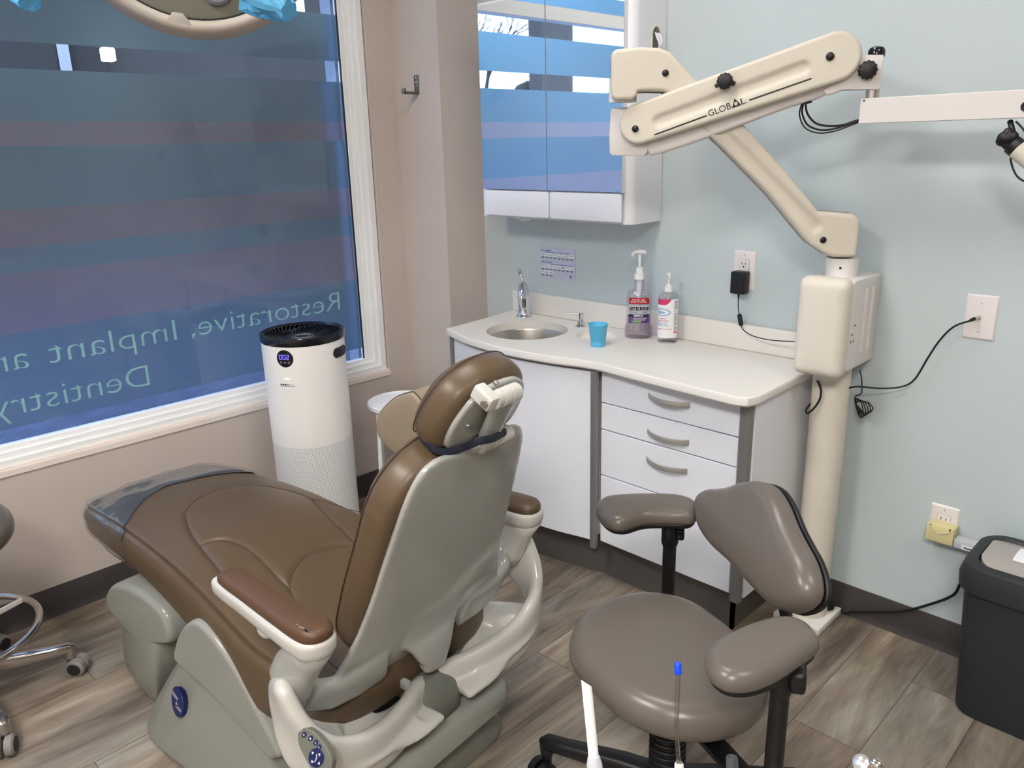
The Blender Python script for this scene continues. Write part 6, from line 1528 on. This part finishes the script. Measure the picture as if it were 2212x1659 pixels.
# ------------------------------------------------------------------ chrome-footring stool at the left edge
QX, QY = 0.33, -2.08
s2 = thing('assistant_stool', 'wheeled stool with chrome footring and grey casters at the window wall', 'stool', (QX, QY, 0))
stool_base(s2, QX, QY, (8, 80, 152, 224, 296), M_polal, (M_caster, M_dark), 0.265, 0.100, cap=-35, rc=0.027)
MB().cyl((QX, QY, 0.07), (QX, QY, 0.49), 0.025, 0.022, 24).build('gas_column', M_polal, s2)
MB().pad(ell(QX, QY, 0.205, 0.205, 56), XY, 0.475, 0.560, 0.042, dome=0.008, rb=0.036, steps=8).build('seat', M_stool, s2, auto=180)
RR = 0.215
MB().tube([(QX+RR*math.cos(2*PI*k/64), QY+RR*math.sin(2*PI*k/64), 0.225) for k in range(64)], 0.0105, n=12, closed=True).build('footring', M_polal, s2)
b = MB()
for a in (20, 110, 200, 290):
    c, s_ = math.cos(math.radians(a)), math.sin(math.radians(a)); b.tube([(QX+0.02*c, QY+0.02*s_, 0.225), (QX+RR*c, QY+RR*s_, 0.225)], 0.006, n=8, ry=0.009)
b.build('ring_spokes', M_wenam, s2)

# ------------------------------------------------------------------ overhead operating light
LC = at(404, -205, pl=(at(415, 40, pl=(CAM+_f*1.45, _f)), _f))
LC = CAM+(_r2*((404-1106)/FPX)-_u2*((-241-829.5)/FPX)+_f)*1.45
ln = (CAM-LC).normalized(); lx_ = Vector((0, 0, 1)).cross(ln).normalized(); ly_ = ln.cross(lx_)
lt_ = thing('operating_light', 'round beige dental operating light with a grey reflector hanging over the chair', 'dental light', tuple(LC))
FL = Fr(LC, lx_, ly_, ln)
RO = 305/FPX*1.45
b = MB(); prof = [(RO-0.038, 0.000), (RO-0.034, 0.010), (RO-0.022, 0.014), (RO-0.015, 0.008), (RO, -0.012), (RO-0.006, -0.030), (RO-0.05, -0.045), (RO-0.12, -0.055), (0.001, -0.058)]
NL = 72
b.loft([[FL(r*math.cos(2*PI*k/NL), r*math.sin(2*PI*k/NL), z) for k in range(NL)] for r, z in prof], cap=False); b.build('bezel', M_ltframe, lt_, auto=60)
MB().loft([[FL(r*math.cos(2*PI*k/NL), r*math.sin(2*PI*k/NL), z) for k in range(NL)] for r, z in ((RO-0.038, 0.0), (RO-0.044, 0.001), (RO-0.15, -0.010), (0.06, -0.022), (0.001, -0.024))], cap=False).build('reflector', M_ltface, lt_, auto=60)
MB().tube([FL((RO-0.0385)*math.cos(2*PI*k/NL), (RO-0.0385)*math.sin(2*PI*k/NL), 0.002) for k in range(NL)], 0.0016, n=6, closed=True).build('gasket', M_dark, lt_)
lm = FL.inv(CAM+(_r2*((470-1106)/FPX)-_u2*((-12-829.5)/FPX)+_f)*1.45)
MB().turn(FL(lm[0], lm[1], -0.01), FL(lm[0], lm[1], 0.012), [(0, 0.034), (0.8, 0.030), (1, 0.024)], 32).build('lamp_lens', mat('lamp_lens', (125, 125, 135), 0.15), lt_)
# notch tab at the bottom of the bezel
tb_ = FL.inv(CAM+(_r2*((385-1106)/FPX)-_u2*((70-829.5)/FPX)+_f)*1.45)
MB().prism([(tb_[0]-0.032, tb_[1]-0.003), (tb_[0]+0.028, tb_[1]-0.006), (tb_[0]+0.010, tb_[1]+0.018), (tb_[0]-0.008, tb_[1]+0.020)], FL, 0.002, 0.012, bev=0.002).build('bezel_tab', M_ltframe, lt_)
def hand_grip(px, py, px2, py2, d):
    a = CAM+(_r2*((px-1106)/FPX)-_u2*((py-829.5)/FPX)+_f)*d; c = CAM+(_r2*((px2-1106)/FPX)-_u2*((py2-829.5)/FPX)+_f)*(d-0.03)
    h = MB().tube([a, a.lerp(c, 0.5), c], 0.011, n=14).build('handle', M_ltframe, lt_)
    b = MB(); N = 16; R_ = []
    dd = (c-a).normalized(); o1 = dd.orthogonal().normalized(); o2 = dd.cross(o1)
    rnd = random.Random(int(px))
    for j in range(7):
        u = -0.25+1.35*j/6; R_.append([a.lerp(c, u)+(o1*math.cos(2*PI*k/N)+o2*math.sin(2*PI*k/N))*((0.030-0.012*u)*(1+rnd.uniform(-.22, .22))) for k in range(N)])
    b.loft(R_); b.build('barrier_wrap', M_bluebar, h, smooth=False)
hand_grip(560, -6, 618, 20, 1.40); hand_grip(20, -40, 60, 2, 1.42)
MB().tube(crv([tuple(FL(0, 0, -0.05)), tuple(FL(0, 0.05, -0.16)), tuple(LC+Vector((-0.05, 0.02, 0.45))), (LC.x-0.05, LC.y+0.02, ZC-0.02)], 6, False), 0.022, n=14).build('support_arm', M_ltframe, lt_)
MB().turn((LC.x-0.05, LC.y+0.02, ZC-0.04), (LC.x-0.05, LC.y+0.02, ZC), [(0, 0.06), (1, 0.08)], 32).build('ceiling_mount', M_ltframe, lt_)

# ------------------------------------------------------------------ instrument holder in the foreground (tips reach into the picture)
def dp_(px, py, d): return CAM+(_r2*((px-1106)/FPX)-_u2*((py-829.5)/FPX)+_f)*d
D0 = 0.86
hz = dp_(1465, 1690, D0).z
pa, pb2 = dp_(1250, 1730, D0), dp_(1900, 1730, D0)
ih = thing('instrument_holder', 'white instrument holder rail on a post in the near foreground', 'instrument holder', ((pa.x+pb2.x)/2, (pa.y+pb2.y)/2, 0))
dr_h = (pb2-pa).normalized()
MB().tube([pa-dr_h*0.03, pb2+dr_h*0.03], 0.03, n=16, ry=0.014, ex=0.5).build('rail', M_wenam, ih)
mid = (pa+pb2)/2
MB().cyl((mid.x, mid.y, 0.03), (mid.x, mid.y, mid.z-0.008), 0.022, n=24).build('stand_post', M_wenam, ih)
MB().turn((mid.x, mid.y, 0), (mid.x, mid.y, 0.035), [(0, 0.17), (0.5, 0.165), (1, 0.03)], 40).build('floor_base', M_wenam, ih)
# high-volume suction tip
p0, p1 = dp_(1266, 1468, D0), dp_(1283, 1640, D0)
t = thing('suction_tip', 'white high-volume suction tip with a ragged slanted end', 'suction tip', tuple(p1))
ax_ = (p0-p1).normalized(); o1 = _r2-ax_*_r2.dot(ax_); o1.normalize(); o2 = ax_.cross(o1); N = 24
b = MB(); ro = 0.0056
rings = [[p1-ax_*0.01+(o1*math.cos(2*PI*k/N)+o2*math.sin(2*PI*k/N))*ro for k in range(N)], [p0+ax_*(-0.010*(1+math.cos(2*PI*k/N-0.3))*0.5)*0.9+(o1*math.cos(2*PI*k/N)+o2*math.sin(2*PI*k/N))*ro for k in range(N)], [p0+ax_*(-0.010*(1+math.cos(2*PI*k/N-0.3))*0.5)*0.9+(o1*math.cos(2*PI*k/N)+o2*math.sin(2*PI*k/N))*(ro-0.0011) for k in range(N)], [p1+(o1*math.cos(2*PI*k/N)+o2*math.sin(2*PI*k/N))*(ro-0.0011) for k in range(N)]]
b.loft(rings, cap=False); b.build('tip_tube', M_white, t)
pe = dp_(1292, 1735, D0)
MB().turn(p1+ax_*0.003, pe, [(0, 0.0065), (0.15, 0.0085), (1, 0.009)], 24).build('valve_body', M_lgray, t)
# saliva ejector
q0, q1, q2 = dp_(1464, 1430, D0), dp_(1465, 1456, D0), dp_(1462, 1560, D0); q3, q4 = dp_(1467, 1648, D0), dp_(1467, 1735, D0)
t = thing('saliva_ejector', 'clear saliva ejector tube with a bright blue tip', 'saliva ejector', tuple(q3))
MB().turn(q1, q0, [(0, 0.0037), (0.05, 0.0040), (0.85, 0.0038), (0.97, 0.0028), (1, 0.0015)], 20).build('blue_tip', M_blue, t)
MB().tube(crv([tuple(q1-Vector((0, 0, -0.002))), tuple(q2), tuple(q3-Vector((0, 0, 0.005)))], 8, False), 0.0027, n=14).build('tube', M_tubing, t)
MB().tube(crv([tuple(q1+_r2*0.001), tuple(q2+_r2*0.001), tuple(q3+_r2*0.001)], 8, False), 0.0005, n=6).build('wire', M_steel, t)
MB().turn(q3+Vector((0, 0, 0.0)), q4, [(0, 0.0042), (0.03, 0.0050), (1, 0.0052)], 20).build('valve_body', mat('pale_mint_plastic', (205, 212, 200), 0.4), t)
MB().turn(q3+Vector((0, 0, 0.0004)), q3+Vector((0, 0, 0.0008)), [(0, 0.0036), (1, 0.0036)], 20).build('valve_mouth', M_olive, t)
# dark syringe holder and handpiece
h0, h1 = dp_(1581, 1634, D0), dp_(1584, 1735, D0)
t = thing('empty_holder', 'dark grey open instrument cup between the saliva ejector and handpiece', 'instrument cup', tuple(h1))
MB().turn(h0, h1, [(0.05, 0.0035), (0.0, 0.0042), (0.0, 0.0055), (0.05, 0.0064), (1, 0.0075)], 24).build('cup_body', mat('slate_plastic', (62, 64, 68), 0.5), t)
h0, h1 = dp_(1858, 1642, D0-0.03), dp_(1900, 1735, D0+0.02)
t = thing('dental_handpiece', 'silver dental handpiece end at the bottom edge of the picture', 'handpiece', tuple(h1))
MB().turn(h0, h1, [(0, 0.004), (0.03, 0.0085), (0.14, 0.0095), (0.16, 0.0085), (0.22, 0.010), (0.6, 0.011), (1, 0.010)], 28).build('handpiece_body', mat('satin_metal', (200, 195, 192), 0.3, metal=0.8), t)
MB().sphere(tuple(dp_(1893, 1650, D0-0.035)), 0.0075, (1.1, 1, 0.8)).build('handpiece_head', M_polal, t)
